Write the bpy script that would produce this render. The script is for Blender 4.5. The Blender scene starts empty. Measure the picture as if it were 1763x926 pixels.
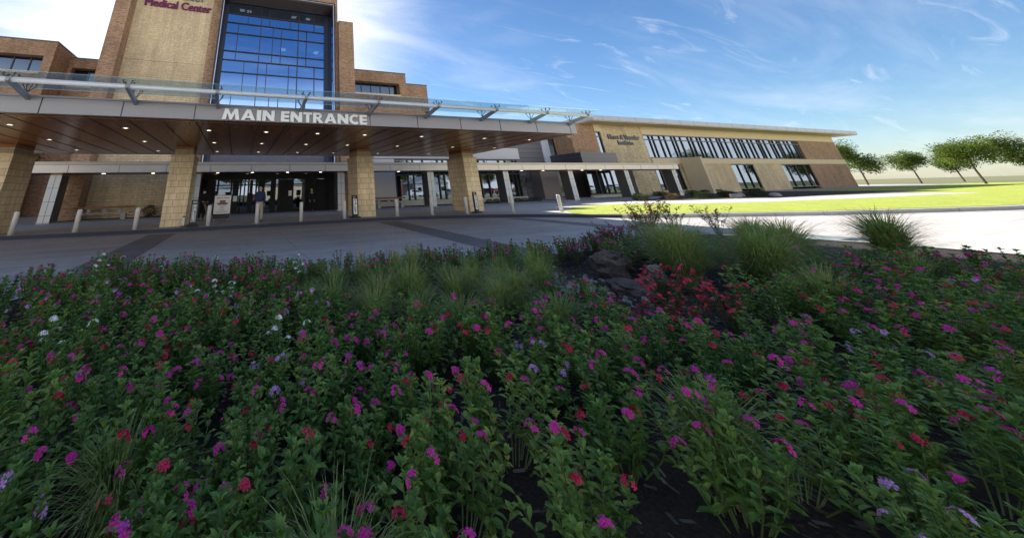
import bpy, math, random
from mathutils import Vector, Matrix
random.seed(7)
S = bpy.context.scene
C = S.collection
PI = math.pi
# ------------------------------------------------------------------ camera
EYE = 1.38
cam_data = bpy.data.cameras.new('camera'); cam = bpy.data.objects.new('camera', cam_data); C.objects.link(cam)
RGT = Vector((0.9519727, -0.30520912, -0.02440036)).normalized()
UPV = Vector((-0.0899917, -0.35508123, 0.93049385)).normalized()
BCK = Vector((-0.29265932, -0.88360891, -0.36549393)).normalized()
mw = Matrix((( RGT.x, UPV.x, BCK.x, 0), (RGT.y, UPV.y, BCK.y, 0), (RGT.z, UPV.z, BCK.z, EYE), (0, 0, 0, 1)))
cam.matrix_world = mw
cam_data.sensor_fit = 'HORIZONTAL'; cam_data.sensor_width = 36
cam_data.lens = 550.4 / 1763 * 36
cam_data.shift_x = (881.5 - 600) / 1763
cam_data.shift_y = -(463 - 114.24) / 1763
cam_data.clip_start = 0.05; cam_data.clip_end = 3000
S.camera = cam
# ------------------------------------------------------------------ light
SUN_EL, SUN_AZ = 39.0, -6.0          # azimuth measured from +Y (away from the camera) towards +X
S.view_settings.view_transform = 'Standard'; S.view_settings.look = 'None'
S.view_settings.exposure = 1.25; S.view_settings.gamma = 1
world = bpy.data.worlds.new('World'); S.world = world; world.use_nodes = True
wn = world.node_tree; wn.nodes.clear()
def wnode(t, **k):
    n = wn.nodes.new(t)
    for a, b in k.items(): setattr(n, a, b)
    return n
sky = wnode('ShaderNodeTexSky', sky_type='NISHITA'); sky.sun_disc = False
sky.sun_elevation = math.radians(SUN_EL); sky.sun_rotation = math.radians(SUN_AZ)
sky.air_density = 1.0; sky.dust_density = .35; sky.ozone_density = 4.0; sky.altitude = 200
tc = wnode('ShaderNodeTexCoord')
sep = wnode('ShaderNodeSeparateXYZ'); wn.links.new(tc.outputs['Generated'], sep.inputs[0])
def wm(op, a, b=None, clamp=False):
    n = wnode('ShaderNodeMath', operation=op); n.use_clamp = clamp
    for i, v in enumerate((a, b)):
        if v is None: continue
        if isinstance(v, (int, float)): n.inputs[i].default_value = v
        else: wn.links.new(v, n.inputs[i])
    return n.outputs[0]
zz = wm('ADD', wm('MAXIMUM', sep.outputs[2], 0.0), 0.18)
cu = wm('DIVIDE', sep.outputs[0], zz); cv = wm('DIVIDE', sep.outputs[1], zz)
comb = wnode('ShaderNodeCombineXYZ'); wn.links.new(cu, comb.inputs[0]); wn.links.new(cv, comb.inputs[1])
def cloud(rot, sc, seed, nscale, detail, dist, lo, hi):
    mp = wnode('ShaderNodeMapping'); mp.inputs['Rotation'].default_value = (0, 0, math.radians(rot))
    mp.inputs['Scale'].default_value = sc; mp.inputs['Location'].default_value = (seed, seed * .7, seed)
    wn.links.new(comb.outputs[0], mp.inputs[0])
    no = wnode('ShaderNodeTexNoise'); no.inputs['Scale'].default_value = nscale; no.inputs['Detail'].default_value = detail
    no.inputs['Distortion'].default_value = dist; no.inputs['Roughness'].default_value = .62
    wn.links.new(mp.outputs[0], no.inputs[0])
    r = wnode('ShaderNodeMapRange'); r.interpolation_type = 'SMOOTHSTEP'
    r.inputs[1].default_value = lo; r.inputs[2].default_value = hi
    wn.links.new(no.outputs[0], r.inputs[0]); return r.outputs[0]
c1 = cloud(-52, (.38, 2.2, 1), 3.1, 1.3, 8, .7, .47, .80)
c2 = cloud(-28, (.7, 3.6, 1), 9.7, 2.0, 10, 1.6, .53, .74)
# bright veil of thin cirrus round the sun
sd = Vector((math.sin(math.radians(SUN_AZ)) * math.cos(math.radians(SUN_EL)), math.cos(math.radians(SUN_AZ)) * math.cos(math.radians(SUN_EL)), math.sin(math.radians(SUN_EL))))
vd = Vector((sd.x + .02, sd.y, sd.z - .2)).normalized()
dot = wnode('ShaderNodeVectorMath', operation='DOT_PRODUCT'); dot.inputs[1].default_value = vd
wn.links.new(tc.outputs['Generated'], dot.inputs[0])
halo = wnode('ShaderNodeMapRange'); halo.interpolation_type = 'SMOOTHERSTEP'
halo.inputs[1].default_value = .80; halo.inputs[2].default_value = 1.0
wn.links.new(dot.outputs['Value'], halo.inputs[0])
veil = cloud(-40, (.5, 1.8, 1), 5.3, 1.1, 7, .6, .25, .62)
hv = wm('MULTIPLY', halo.outputs[0], wm('ADD', wm('MULTIPLY', veil, .55), .5))
cl = wm('MAXIMUM', wm('MULTIPLY', c1, .42), wm('MULTIPLY', c2, .62))
c3 = cloud(-38, (.5, 1.5, 1), 21.4, 1.3, 6, .5, .44, .78)
cl = wm('MAXIMUM', wm('MULTIPLY', cl, .85), wm('MULTIPLY', c3, .6))
cl = wm('MULTIPLY', cl, wm('ADD', wm('MULTIPLY', halo.outputs[0], .6), .5))
cl = wm('ADD', cl, wm('MULTIPLY', hv, .95), clamp=True)
# bright glow added low in the sky behind the camera to light the facade
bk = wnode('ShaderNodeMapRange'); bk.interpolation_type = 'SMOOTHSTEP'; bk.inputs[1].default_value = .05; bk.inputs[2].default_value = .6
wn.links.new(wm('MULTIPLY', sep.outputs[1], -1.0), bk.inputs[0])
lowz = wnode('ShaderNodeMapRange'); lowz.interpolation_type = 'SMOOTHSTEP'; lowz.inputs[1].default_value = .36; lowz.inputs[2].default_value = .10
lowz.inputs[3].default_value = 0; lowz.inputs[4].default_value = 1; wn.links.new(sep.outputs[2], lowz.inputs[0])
rear_fill = wm('MULTIPLY', bk.outputs[0], lowz.outputs[0])
mixc = wnode('ShaderNodeMix', data_type='RGBA'); mixc.inputs['B'].default_value = (7.5, 7.8, 8.4, 1)
wn.links.new(cl, mixc.inputs['Factor']); hs = wnode('ShaderNodeHueSaturation'); hs.inputs['Saturation'].default_value = 1.13; wn.links.new(sky.outputs[0], hs.inputs['Color']); wn.links.new(hs.outputs[0], mixc.inputs['A'])
mixb = wnode('ShaderNodeMix', data_type='RGBA'); mixb.inputs['B'].default_value = (25.0, 23.6, 21.8, 1); wn.links.new(wm('MULTIPLY', rear_fill, .85), mixb.inputs['Factor']); wn.links.new(mixc.outputs['Result'], mixb.inputs['A'])
bg = wnode('ShaderNodeBackground'); bg.inputs[1].default_value = .066
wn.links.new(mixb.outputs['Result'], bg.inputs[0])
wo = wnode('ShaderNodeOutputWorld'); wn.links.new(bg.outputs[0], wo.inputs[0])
sun_data = bpy.data.lights.new('sun', 'SUN'); sun_data.energy = 5.0; sun_data.angle = math.radians(.53); sun_data.color = (1, .93, .82)
sun = bpy.data.objects.new('sun', sun_data); C.objects.link(sun); sun.location = (0, 60, 60)
sun.rotation_euler = sd.to_track_quat('Z', 'Y').to_euler()

# ------------------------------------------------------------------ materials
def lin(r, g, b): return (r, g, b, 1)
class Mat:
    def __init__(s, name, col=(.5, .5, .5), rough=.6, metal=0, spec=.5, **k):
        s.m = bpy.data.materials.new(name); s.m.use_nodes = True; s.t = s.m.node_tree
        s.p = s.t.nodes['Principled BSDF']
        s.p.inputs['Base Color'].default_value = (*col, 1); s.p.inputs['Roughness'].default_value = rough
        s.p.inputs['Metallic'].default_value = metal; s.p.inputs['Specular IOR Level'].default_value = spec
    def n(s, t, **k):
        n = s.t.nodes.new(t)
        for a, b in k.items(): setattr(n, a, b)
        return n
    def l(s, a, b): s.t.links.new(a, b)
    def math(s, op, a, b=0.0, clamp=False):
        n = s.n('ShaderNodeMath', operation=op); n.use_clamp = clamp
        for i, v in enumerate((a, b)):
            if isinstance(v, (int, float)): n.inputs[i].default_value = v
            else: s.l(v, n.inputs[i])
        return n.outputs[0]
    def uv(s):      # wall coordinates: along the wall, up the wall
        g = s.n('ShaderNodeNewGeometry'); sp = s.n('ShaderNodeSeparateXYZ'); s.l(g.outputs['Position'], sp.inputs[0])
        cb = s.n('ShaderNodeCombineXYZ'); s.l(s.math('ADD', sp.outputs[0], sp.outputs[1]), cb.inputs[0]); s.l(sp.outputs[2], cb.inputs[1])
        s.pos = g.outputs['Position']; s.xyz = sp.outputs
        return cb.outputs[0]
    def geo(s):
        g = s.n('ShaderNodeNewGeometry'); s.pos = g.outputs['Position']; return s.pos
    def noise(s, scale, detail=4, vec=None, rough=.55, dist=0):
        n = s.n('ShaderNodeTexNoise'); n.inputs['Scale'].default_value = scale; n.inputs['Detail'].default_value = detail
        n.inputs['Roughness'].default_value = rough; n.inputs['Distortion'].default_value = dist
        if vec is not None: s.l(vec, n.inputs['Vector'])
        return n.outputs[0]
    def ramp(s, f, stops):
        r = s.n('ShaderNodeValToRGB'); e = r.color_ramp.elements
        while len(e) < len(stops): e.new(.5)
        for i, (p, c) in enumerate(stops): e[i].position = p; e[i].color = (*c, 1)
        s.l(f, r.inputs[0]); return r.outputs[0]
    def mix(s, f, a, b, mode='MIX'):
        n = s.n('ShaderNodeMix', data_type='RGBA', blend_type=mode)
        for k, v in (('Factor', f), ('A', a), ('B', b)):
            if isinstance(v, (int, float)): n.inputs[k].default_value = v
            elif isinstance(v, tuple): n.inputs[k].default_value = (*v, 1)
            else: s.l(v, n.inputs[k])
        return n.outputs['Result']
    def col(s, c): s.l(c, s.p.inputs['Base Color']); return s
    def bump(s, h, strength=.4, dist=.02):
        b = s.n('ShaderNodeBump'); b.inputs['Strength'].default_value = strength; b.inputs['Distance'].default_value = dist
        s.l(h, b.inputs['Height']); s.l(b.outputs[0], s.p.inputs['Normal']); return s
def metal_like(name, col, rough=.45, metal=0.0, var=.12, spec=.5):
    M = Mat(name, col, rough, metal, spec); M.geo()
    f = M.noise(1.3, 5, M.pos)
    M.col(M.mix(f, tuple(c * (1 - var) for c in col), tuple(min(1, c * (1 + var)) for c in col)))
    r = M.noise(9, 4, M.pos); M.l(M.math('MULTIPLY_ADD', r, .25) if False else M.math('ADD', M.math('MULTIPLY', r, .2), rough - .1), M.p.inputs['Roughness'])
    return M.m
def masonry(name, w, h, mortar, c1, c2, cm, nv=.35, bumpd=.012, big=None, rough=.85, off=.5, sq=1.0):
    M = Mat(name, c1, rough); v = M.uv()
    b = M.n('ShaderNodeTexBrick'); b.offset = off; b.squash = sq; b.squash_frequency = 2
    b.inputs['Scale'].default_value = 1; b.inputs['Brick Width'].default_value = w; b.inputs['Row Height'].default_value = h
    b.inputs['Mortar Size'].default_value = mortar; b.inputs['Mortar Smooth'].default_value = .3; b.inputs['Bias'].default_value = 0
    b.inputs['Color1'].default_value = (*c1, 1); b.inputs['Color2'].default_value = (*c2, 1); b.inputs['Mortar'].default_value = (*cm, 1)
    M.l(v, b.inputs['Vector'])
    n = M.noise(big or 7, 6, M.pos, .65); n2 = M.noise(.35, 3, M.pos)
    c = M.mix(1.0, b.outputs[0], M.ramp(n, [(.25, (1 - nv,) * 3), (.75, (1 + nv * .5,) * 3)]), 'MULTIPLY')
    c = M.mix(1.0, c, M.ramp(n2, [(.3, (.80,) * 3), (.7, (1.08,) * 3)]), 'MULTIPLY')
    mp = M.n('ShaderNodeMapping'); mp.inputs['Scale'].default_value = (1.6, 1.6, .12); M.l(M.pos, mp.inputs[0])
    c = M.mix(1.0, c, M.ramp(M.noise(1.4, 5, mp.outputs[0], .6), [(.34, (.84,) * 3), (.6, (1.03,) * 3)]), 'MULTIPLY')
    M.col(c)
    hgt = M.math('SUBTRACT', M.math('MULTIPLY', M.noise(28, 5, M.pos, .7), .8), M.math('MULTIPLY', b.outputs['Fac'], 1.0))
    M.bump(hgt, .9, bumpd); return M.m
MT = {}
MT['brick'] = masonry('tan_brick', .26, .083, .010, (.54, .32, .185), (.29, .155, .085), (.43, .32, .22), .4, .010)
MT['ashlar'] = masonry('split_face_stone', .52, .19, .008, (.80, .63, .39), (.72, .55, .33), (.50, .38, .24), .34, .035, 6)
MT['fieldstone'] = masonry('rubble_stone', .48, .17, .012, (.84, .68, .42), (.66, .53, .32), (.50, .39, .26), .5, .03, 5, sq=.6)
MT['pier'] = masonry('smooth_cut_limestone', .62, .305, .009, (.86, .70, .45), (.74, .58, .35), (.24, .18, .11), .12, .004, 3, .7, .37, .55)
MT['cap'] = metal_like('cast_stone', (.60, .48, .28), .75, 0, .1)
MT['neckstone'] = masonry('neck_tile', .45, .6, .006, (.56, .43, .27), (.5, .38, .23), (.15, .1, .06), .1, .003, 3, .6, 0)
MT['fascia'] = metal_like('warm_grey_metal_panel', (.33, .315, .32), .42, .0, .05)
MT['joint'] = metal_like('dark_joint', (.03, .025, .022), .7)
MT['beam'] = metal_like('beige_metal_panel', (.80, .70, .57), .45, 0, .05)
MT['beamcap'] = metal_like('beige_metal_cap', (.55, .46, .35), .5, 0, .05)
MT['column'] = metal_like('silver_metal_panel', (.60, .60, .57), .38, .0, .06)
MT['steel'] = metal_like('galvanised_steel', (.66, .69, .72), .38, .15, .1)
MT['paintsteel'] = metal_like('grey_painted_steel', (.26, .27, .27), .42, .2, .1)
MT['darkmetal'] = metal_like('dark_bronze_metal', (.022, .022, .028), .4, 0, .2)
MT['trim'] = metal_like('bright_aluminium_trim', (.55, .56, .60), .35, .4, .05)
MT['bollard'] = metal_like('off_white_bollard_paint', (.60, .58, .55), .5, 0, .08)
MT['black'] = metal_like('black_plastic', (.012, .012, .013), .45)
MT['white'] = metal_like('white_paint', (.78, .79, .8), .4, 0, .03)
MT['letterwhite'] = metal_like('ivory_acrylic_letters', (.93, .93, .88), .4, 0, .03)
MT['maroon'] = metal_like('maroon_letters', (.15, .008, .07), .4)
MT['greyletter'] = metal_like('grey_letters', (.13, .13, .14), .4)
MT['navyletter'] = metal_like('navy_letters', (.012, .016, .04), .4)
MT['stucco'] = metal_like('cream_smooth_stone', (.62, .50, .32), .8, 0, .07)
MT['lightpanel'] = metal_like('pale_grey_panel', (.44, .44, .46), .5, 0, .04)
MT['roofmetal'] = metal_like('blue_grey_roof_fascia', (.33, .35, .41), .4, .1, .06)
MT['whitegrey'] = metal_like('pale_blue_metal', (.5, .54, .62), .4, 0, .05)
MT['benchwood'] = metal_like('bench_timber', (.20, .075, .03), .5, 0, .25)
MT['concreteblock'] = metal_like('bench_concrete', (.34, .33, .31), .8, 0, .1)
MT['roofing'] = metal_like('roof_membrane', (.3, .3, .3), .9)
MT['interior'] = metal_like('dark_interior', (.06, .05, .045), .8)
# dark corrugated panel
M = Mat('dark_ribbed_panel', (.10, .10, .115), .5); M.uv()
w = M.math('SINE', M.math('MULTIPLY', M.xyz[2], 10.5)); M.col(M.mix(M.math('GREATER_THAN', w, .96), (.115, .115, .13), (.03, .03, .035))); MT['ribbed'] = M.m
M = Mat('charcoal_ribbed_panel', (.05, .055, .07), .35); M.uv()
w = M.math('SINE', M.math('MULTIPLY', M.xyz[2], 14.3)); M.col(M.mix(M.math('GREATER_THAN', w, .93), (.045, .05, .065), (.015, .015, .02))); MT['charcoal'] = M.m
# soffit: glossy timber-look planks, dark joints
M = Mat('glossy_timber_soffit', (.2, .08, .03), .26, spec=.12); M.uv()
seam = M.math('LESS_THAN', M.math('FRACT', M.math('DIVIDE', M.math('ADD', M.xyz[0], 101.0 - .1 + .065), 1.0775)), .075)
mp = M.n('ShaderNodeMapping'); mp.inputs['Scale'].default_value = (14, .55, 1); M.l(M.pos, mp.inputs[0])
g = M.noise(1.2, 8, mp.outputs[0], .6, .08)
pl = M.n('ShaderNodeTexWhiteNoise', noise_dimensions='1D'); M.l(M.math('FLOOR', M.math('DIVIDE', M.math('ADD', M.xyz[0], 101.0), .3592)), pl.inputs['W'])
c = M.ramp(g, [(.25, (.18, .056, .012)), (.75, (.24, .078, .018))])
c = M.mix(1.0, c, M.ramp(pl.outputs[0], [(0, (.85,) * 3), (1, (1.1,) * 3)]), 'MULTIPLY')
yl = M.math('LESS_THAN', M.math('ABSOLUTE', M.math('SUBTRACT', M.xyz[1], 12.55)), .03)
c = M.mix(M.math('MAXIMUM', M.math('MULTIPLY', seam, 0.0), 0), c, (.01, .006, .004)); c = M.mix(M.math('MULTIPLY', yl, .8), c, (.32, .16, .07)); M.col(c); MT['soffit'] = M.m
MT['woodband'] = metal_like('orange_timber_band', (.30, .11, .03), .3, 0, .2)
# concrete road / pavement
def concrete(name, col, joint, dark=(.8, 1.12), stains=True):
    M = Mat(name, col, .8); M.geo(); sp = M.n('ShaderNodeSeparateXYZ'); M.l(M.pos, sp.inputs[0])
    a = M.noise(.22, 6, M.pos, .6); b = M.noise(2.6, 6, M.pos, .7); d = M.noise(60, 3, M.pos)
    c = M.mix(1.0, tuple(col), M.ramp(a, [(.3, (dark[0],) * 3), (.7, (dark[1],) * 3)]), 'MULTIPLY')
    c = M.mix(1.0, c, M.ramp(b, [(.3, (.86,) * 3), (.65, (1.05,) * 3)]), 'MULTIPLY')
    c = M.mix(1.0, c, M.ramp(d, [(.3, (.9,) * 3), (.7, (1.06,) * 3)]), 'MULTIPLY')
    if name.startswith('broom'):      # tyre tracks and drips running along the lane
        mp = M.n('ShaderNodeMapping'); mp.inputs['Scale'].default_value = (.09, 1.5, 1); M.l(M.pos, mp.inputs[0]); tk = M.noise(1.6, 6, mp.outputs[0], .6, .4)
        c = M.mix(1.0, c, M.ramp(tk, [(.32, (.80,) * 3), (.62, (1.05,) * 3)]), 'MULTIPLY')
        vo = M.n('ShaderNodeTexVoronoi'); vo.inputs['Scale'].default_value = .8; M.l(M.pos, vo.inputs['Vector']); sp_ = M.math('LESS_THAN', M.math('ADD', vo.outputs['Distance'], M.math('MULTIPLY', M.noise(9, 4, M.pos), .12)), .13); c = M.mix(M.math('MULTIPLY', sp_, .35), c, (.09, .085, .08))
    if joint:
        j = None
        for i, sz in ((0, joint[0]), (1, joint[1])):
            f = M.math('FRACT', M.math('DIVIDE', M.math('ADD', sp.outputs[i], 200.3), sz)); q = M.math('LESS_THAN', f, .016 / sz)
            j = q if j is None else M.math('MAXIMUM', j, q)
        c = M.mix(M.math('MULTIPLY', j, .6), c, (.06, .055, .05))
    M.col(c); M.bump(d, .25, .004); return M.m
MT['road'] = concrete('broom_finished_concrete', (.50, .47, .45), (4.7, 4.7))
MT['pave'] = concrete('pavement_concrete', (.40, .38, .36), (1.9, 1.9))
MT['sidewalk2'] = concrete('pale_concrete', (.50, .48, .44), (1.9, 1.9))
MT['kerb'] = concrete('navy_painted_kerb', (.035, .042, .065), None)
MT['gutter'] = concrete('gutter_concrete', (.40, .39, .38), None)
M = Mat('slate_pavers', (.1, .1, .12), .75); M.geo()
b = M.n('ShaderNodeTexBrick'); b.inputs['Scale'].default_value = 1; b.inputs['Brick Width'].default_value = .21; b.inputs['Row Height'].default_value = .105
b.inputs['Mortar Size'].default_value = .004; b.inputs['Color1'].default_value = (.18, .17, .18, 1); b.inputs['Color2'].default_value = (.24, .22, .225, 1); b.inputs['Mortar'].default_value = (.08, .08, .08, 1)
M.l(M.pos, b.inputs['Vector']); M.col(M.mix(1.0, b.outputs[0], M.ramp(M.noise(1.1, 5, M.pos), [(.3, (.85,) * 3), (.7, (1.1,) * 3)]), 'MULTIPLY')); MT['pavers'] = M.m
M = Mat('lawn_grass', (.10, .15, .02), .9); M.geo()
a = M.noise(.8, 6, M.pos, .7); b = M.noise(38, 4, M.pos, .7)
M.col(M.mix(1.0, M.ramp(a, [(.3, (.27, .35, .045)), (.55, (.38, .44, .055)), (.75, (.50, .47, .085))]), M.mix(1.0, M.ramp(b, [(.3, (.5,) * 3), (.7, (1.3,) * 3)]), M.ramp(M.noise(5, 5, M.pos, .7), [(.3, (.72,) * 3), (.7, (1.15,) * 3)]), 'MULTIPLY'), 'MULTIPLY')); M.bump(b, .8, .04); MT['lawn'] = M.m
M = Mat('far_ground', (.10, .11, .05), .95); M.geo(); a = M.noise(.06, 6, M.pos, .6)
M.col(M.ramp(a, [(.35, (.10, .12, .04)), (.65, (.15, .14, .07))])); MT['ground'] = M.m
M = Mat('asphalt', (.05, .05, .05), .9); M.geo(); a = M.noise(25, 5, M.pos, .7)
M.col(M.ramp(a, [(.3, (.035, .035, .037)), (.7, (.07, .07, .07))])); MT['asphalt'] = M.m
M = Mat('bark_mulch', (.04, .028, .02), .95); M.geo()
a = M.noise(22, 8, M.pos, .75); v = M.n('ShaderNodeTexVoronoi'); v.inputs['Scale'].default_value = 38; M.l(M.pos, v.inputs['Vector'])
M.col(M.mix(a, (.008, .006, .005), M.mix(v.outputs['Color'], (.035, .024, .018), (.075, .05, .036)))); M.bump(M.math('ADD', a, M.math('MULTIPLY', v.outputs['Distance'], 1.2)), 1.0, .05); MT['mulch'] = M.m
def rockmat(name, a, b, c):
    M = Mat(name, a, .85); M.geo(); n = M.noise(3.2, 8, M.pos, .7, .6); n2 = M.noise(28, 6, M.pos, .75)
    M.col(M.mix(1.0, M.ramp(n, [(.3, a), (.5, b), (.7, c)]), M.ramp(n2, [(.3, (.55,) * 3), (.7, (1.3,) * 3)]), 'MULTIPLY')); M.bump(M.math('ADD', n2, n), .9, .03); return M.m
MT['rock'] = rockmat('dark_layered_boulder', (.028, .026, .03), (.085, .07, .062), (.26, .20, .15))
MT['redrock'] = rockmat('reddish_boulder', (.04, .03, .028), (.11, .08, .068), (.20, .15, .125))
MT['palerock'] = rockmat('pale_limestone', (.20, .19, .17), (.36, .34, .31), (.5, .48, .44))
# glass
def glassmat(name, tint, refl, dark, blend=.5, rough=.015):
    m = bpy.data.materials.new(name); m.use_nodes = True; t = m.node_tree; t.nodes.clear()
    o = t.nodes.new('ShaderNodeOutputMaterial'); mx = t.nodes.new('ShaderNodeMixShader'); gl = t.nodes.new('ShaderNodeBsdfGlossy'); tr = t.nodes.new('ShaderNodeBsdfTransparent')
    gl.inputs['Color'].default_value = (*refl, 1); gl.inputs['Roughness'].default_value = rough; tr.inputs['Color'].default_value = (*tint, 1)
    fr = t.nodes.new('ShaderNodeFresnel'); fr.inputs[0].default_value = 1.5
    ad = t.nodes.new('ShaderNodeMath'); ad.operation = 'ADD'; ad.use_clamp = True; ad.inputs[1].default_value = blend; t.links.new(fr.outputs[0], ad.inputs[0])
    n = t.nodes.new('ShaderNodeTexNoise'); n.inputs['Scale'].default_value = .6; g = t.nodes.new('ShaderNodeNewGeometry'); t.links.new(g.outputs['Position'], n.inputs['Vector'])
    b = t.nodes.new('ShaderNodeBump'); b.inputs['Strength'].default_value = dark; b.inputs['Distance'].default_value = .02; t.links.new(n.outputs[0], b.inputs['Height']); t.links.new(b.outputs[0], gl.inputs['Normal'])
    t.links.new(ad.outputs[0], mx.inputs[0]); t.links.new(tr.outputs[0], mx.inputs[1]); t.links.new(gl.outputs[0], mx.inputs[2]); t.links.new(mx.outputs[0], o.inputs[0]); return m
MT['blueglass'] = glassmat('blue_reflective_glass', (.05, .08, .16), (.44, .65, 1.0), .12, .60)
MT['winglass'] = glassmat('window_glass', (.12, .13, .14), (.38, .47, .60), .10, .28)
m = bpy.data.materials.new('green_tinted_canopy_glass'); m.use_nodes = True; t_ = m.node_tree; t_.nodes.clear()
o_ = t_.nodes.new('ShaderNodeOutputMaterial'); x1 = t_.nodes.new('ShaderNodeMixShader'); x2 = t_.nodes.new('ShaderNodeMixShader'); tr_ = t_.nodes.new('ShaderNodeBsdfTransparent'); gl_ = t_.nodes.new('ShaderNodeBsdfGlossy'); tl_ = t_.nodes.new('ShaderNodeBsdfTranslucent')
tr_.inputs[0].default_value = (.84, .92, .905, 1); gl_.inputs['Roughness'].default_value = .05; gl_.inputs['Color'].default_value = (.8, .9, .95, 1); tl_.inputs[0].default_value = (.66, .78, .77, 1); x1.inputs[0].default_value = .10; x2.inputs[0].default_value = .13
ns_ = t_.nodes.new('ShaderNodeTexNoise'); ns_.inputs['Scale'].default_value = 2.2; ns_.inputs['Detail'].default_value = 6; mr_ = t_.nodes.new('ShaderNodeMapRange'); mr_.inputs[3].default_value = .02; mr_.inputs[4].default_value = .13; t_.links.new(ns_.outputs[0], mr_.inputs[0]); t_.links.new(mr_.outputs[0], x1.inputs[0])
t_.links.new(tr_.outputs[0], x1.inputs[1]); t_.links.new(tl_.outputs[0], x1.inputs[2]); t_.links.new(x1.outputs[0], x2.inputs[1]); t_.links.new(gl_.outputs[0], x2.inputs[2]); t_.links.new(x2.outputs[0], o_.inputs[0]); MT['canopyglass'] = m
m = bpy.data.materials.new('downlight_glow'); m.use_nodes = True; p = m.node_tree.nodes['Principled BSDF']
p.inputs['Base Color'].default_value = (.9, .8, .6, 1); p.inputs['Emission Color'].default_value = (1, .82, .55, 1); p.inputs['Emission Strength'].default_value = 2.4; MT['lamp'] = m
# foliage
def leafmat(name, stops, rough=.5, trans=.25, scale=3.0):
    M = Mat(name, stops[0][1], rough, spec=.35); M.geo()
    oi = M.n('ShaderNodeObjectInfo'); n = M.noise(scale, 3, M.pos)
    wn_ = M.n('ShaderNodeTexWhiteNoise', noise_dimensions='3D'); sn = M.n('ShaderNodeVectorMath', operation='SNAP'); sn.inputs[1].default_value = (.035,) * 3; M.l(M.pos, sn.inputs[0]); M.l(sn.outputs[0], wn_.inputs['Vector'])
    f = M.math('ADD', M.math('MULTIPLY', wn_.outputs[0], .45), M.math('ADD', M.math('MULTIPLY', n, .45), M.math('MULTIPLY', oi.outputs['Random'], .2)))
    c = M.ramp(f, stops); M.col(c)
    tl = M.n('ShaderNodeBsdfTranslucent'); M.l(M.mix(1.0, c, (1.5, 1.7, .7), 'MULTIPLY'), tl.inputs[0])
    mx = M.n('ShaderNodeMixShader'); mx.inputs[0].default_value = trans; out = [x for x in M.t.nodes if x.type == 'OUTPUT_MATERIAL'][0]
    M.l(M.p.outputs[0], mx.inputs[1]); M.l(tl.outputs[0], mx.inputs[2]); M.l(mx.outputs[0], out.inputs[0]); return M.m
MT['leaf'] = leafmat('periwinkle_leaves', [(.2, (.04, .095, .02)), (.5, (.10, .20, .04)), (.78, (.21, .32, .07)), (.97, (.42, .36, .08))])
MT['leaf2'] = leafmat('rose_leaves', [(.2, (.03, .055, .02)), (.5, (.06, .09, .03)), (.85, (.15, .18, .05))])
MT['grass'] = leafmat('muhly_grass_blades', [(.2, (.10, .17, .04)), (.5, (.19, .27, .08)), (.8, (.31, .36, .15)), (.95, (.30, .25, .13))], .6, .3)
MT['drygrass'] = leafmat('dry_grass_blades', [(.2, (.22, .16, .08)), (.6, (.38, .29, .15)), (.9, (.48, .40, .24))], .7, .2)
MT['treeleaf'] = leafmat('tree_leaves', [(.2, (.03, .06, .012)), (.5, (.07, .11, .02)), (.85, (.14, .17, .03))], .6, .3, .6)
MT['shrubleaf'] = leafmat('shrub_leaves', [(.2, (.02, .035, .012)), (.6, (.05, .075, .025)), (.9, (.09, .10, .04))], .6, .2)
MT['rustleaf'] = leafmat('rusty_shrub_leaves', [(.2, (.05, .03, .02)), (.6, (.12, .07, .035)), (.9, (.10, .10, .04))], .6, .2)
def petal(name, col, em=0):
    M = Mat(name, col, .55); M.geo(); n = M.noise(60, 2, M.pos); M.col(M.mix(n, tuple(c * .8 for c in col), tuple(min(1, c * 1.15) for c in col))); return M.m
MT['magenta'] = petal('magenta_petals', (.62, .015, .30)); MT['red'] = petal('crimson_petals', (.55, .012, .07)); MT['whitep'] = petal('white_petals', (.8, .8, .84))
MT['lilac'] = petal('lilac_petals', (.55, .28, .58)); MT['purple'] = petal('purple_petals', (.42, .03, .36)); MT['stemgreen'] = petal('green_stems', (.07, .11, .03)); MT['tan'] = petal('tan_stem', (.40, .22, .13))
MT['bark'] = rockmat('tree_bark', (.05, .035, .025), (.10, .07, .05), (.16, .12, .09))
MT['skin'] = metal_like('skin', (.45, .26, .18), .5, 0, .05); MT['hair'] = metal_like('grey_hair', (.35, .33, .31), .7); MT['darkhair'] = metal_like('dark_hair', (.02, .015, .012), .6)
MT['navy'] = metal_like('navy_fabric', (.012, .022, .085), .85); MT['khaki'] = metal_like('khaki_fabric', (.40, .34, .26), .85); MT['blackcloth'] = metal_like('black_fabric', (.010, .010, .014), .85)
MT['maskblue'] = metal_like('pale_blue_mask', (.42, .52, .66), .8); MT['yellowcloth'] = metal_like('yellow_cap_cloth', (.45, .36, .05), .8)

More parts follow.
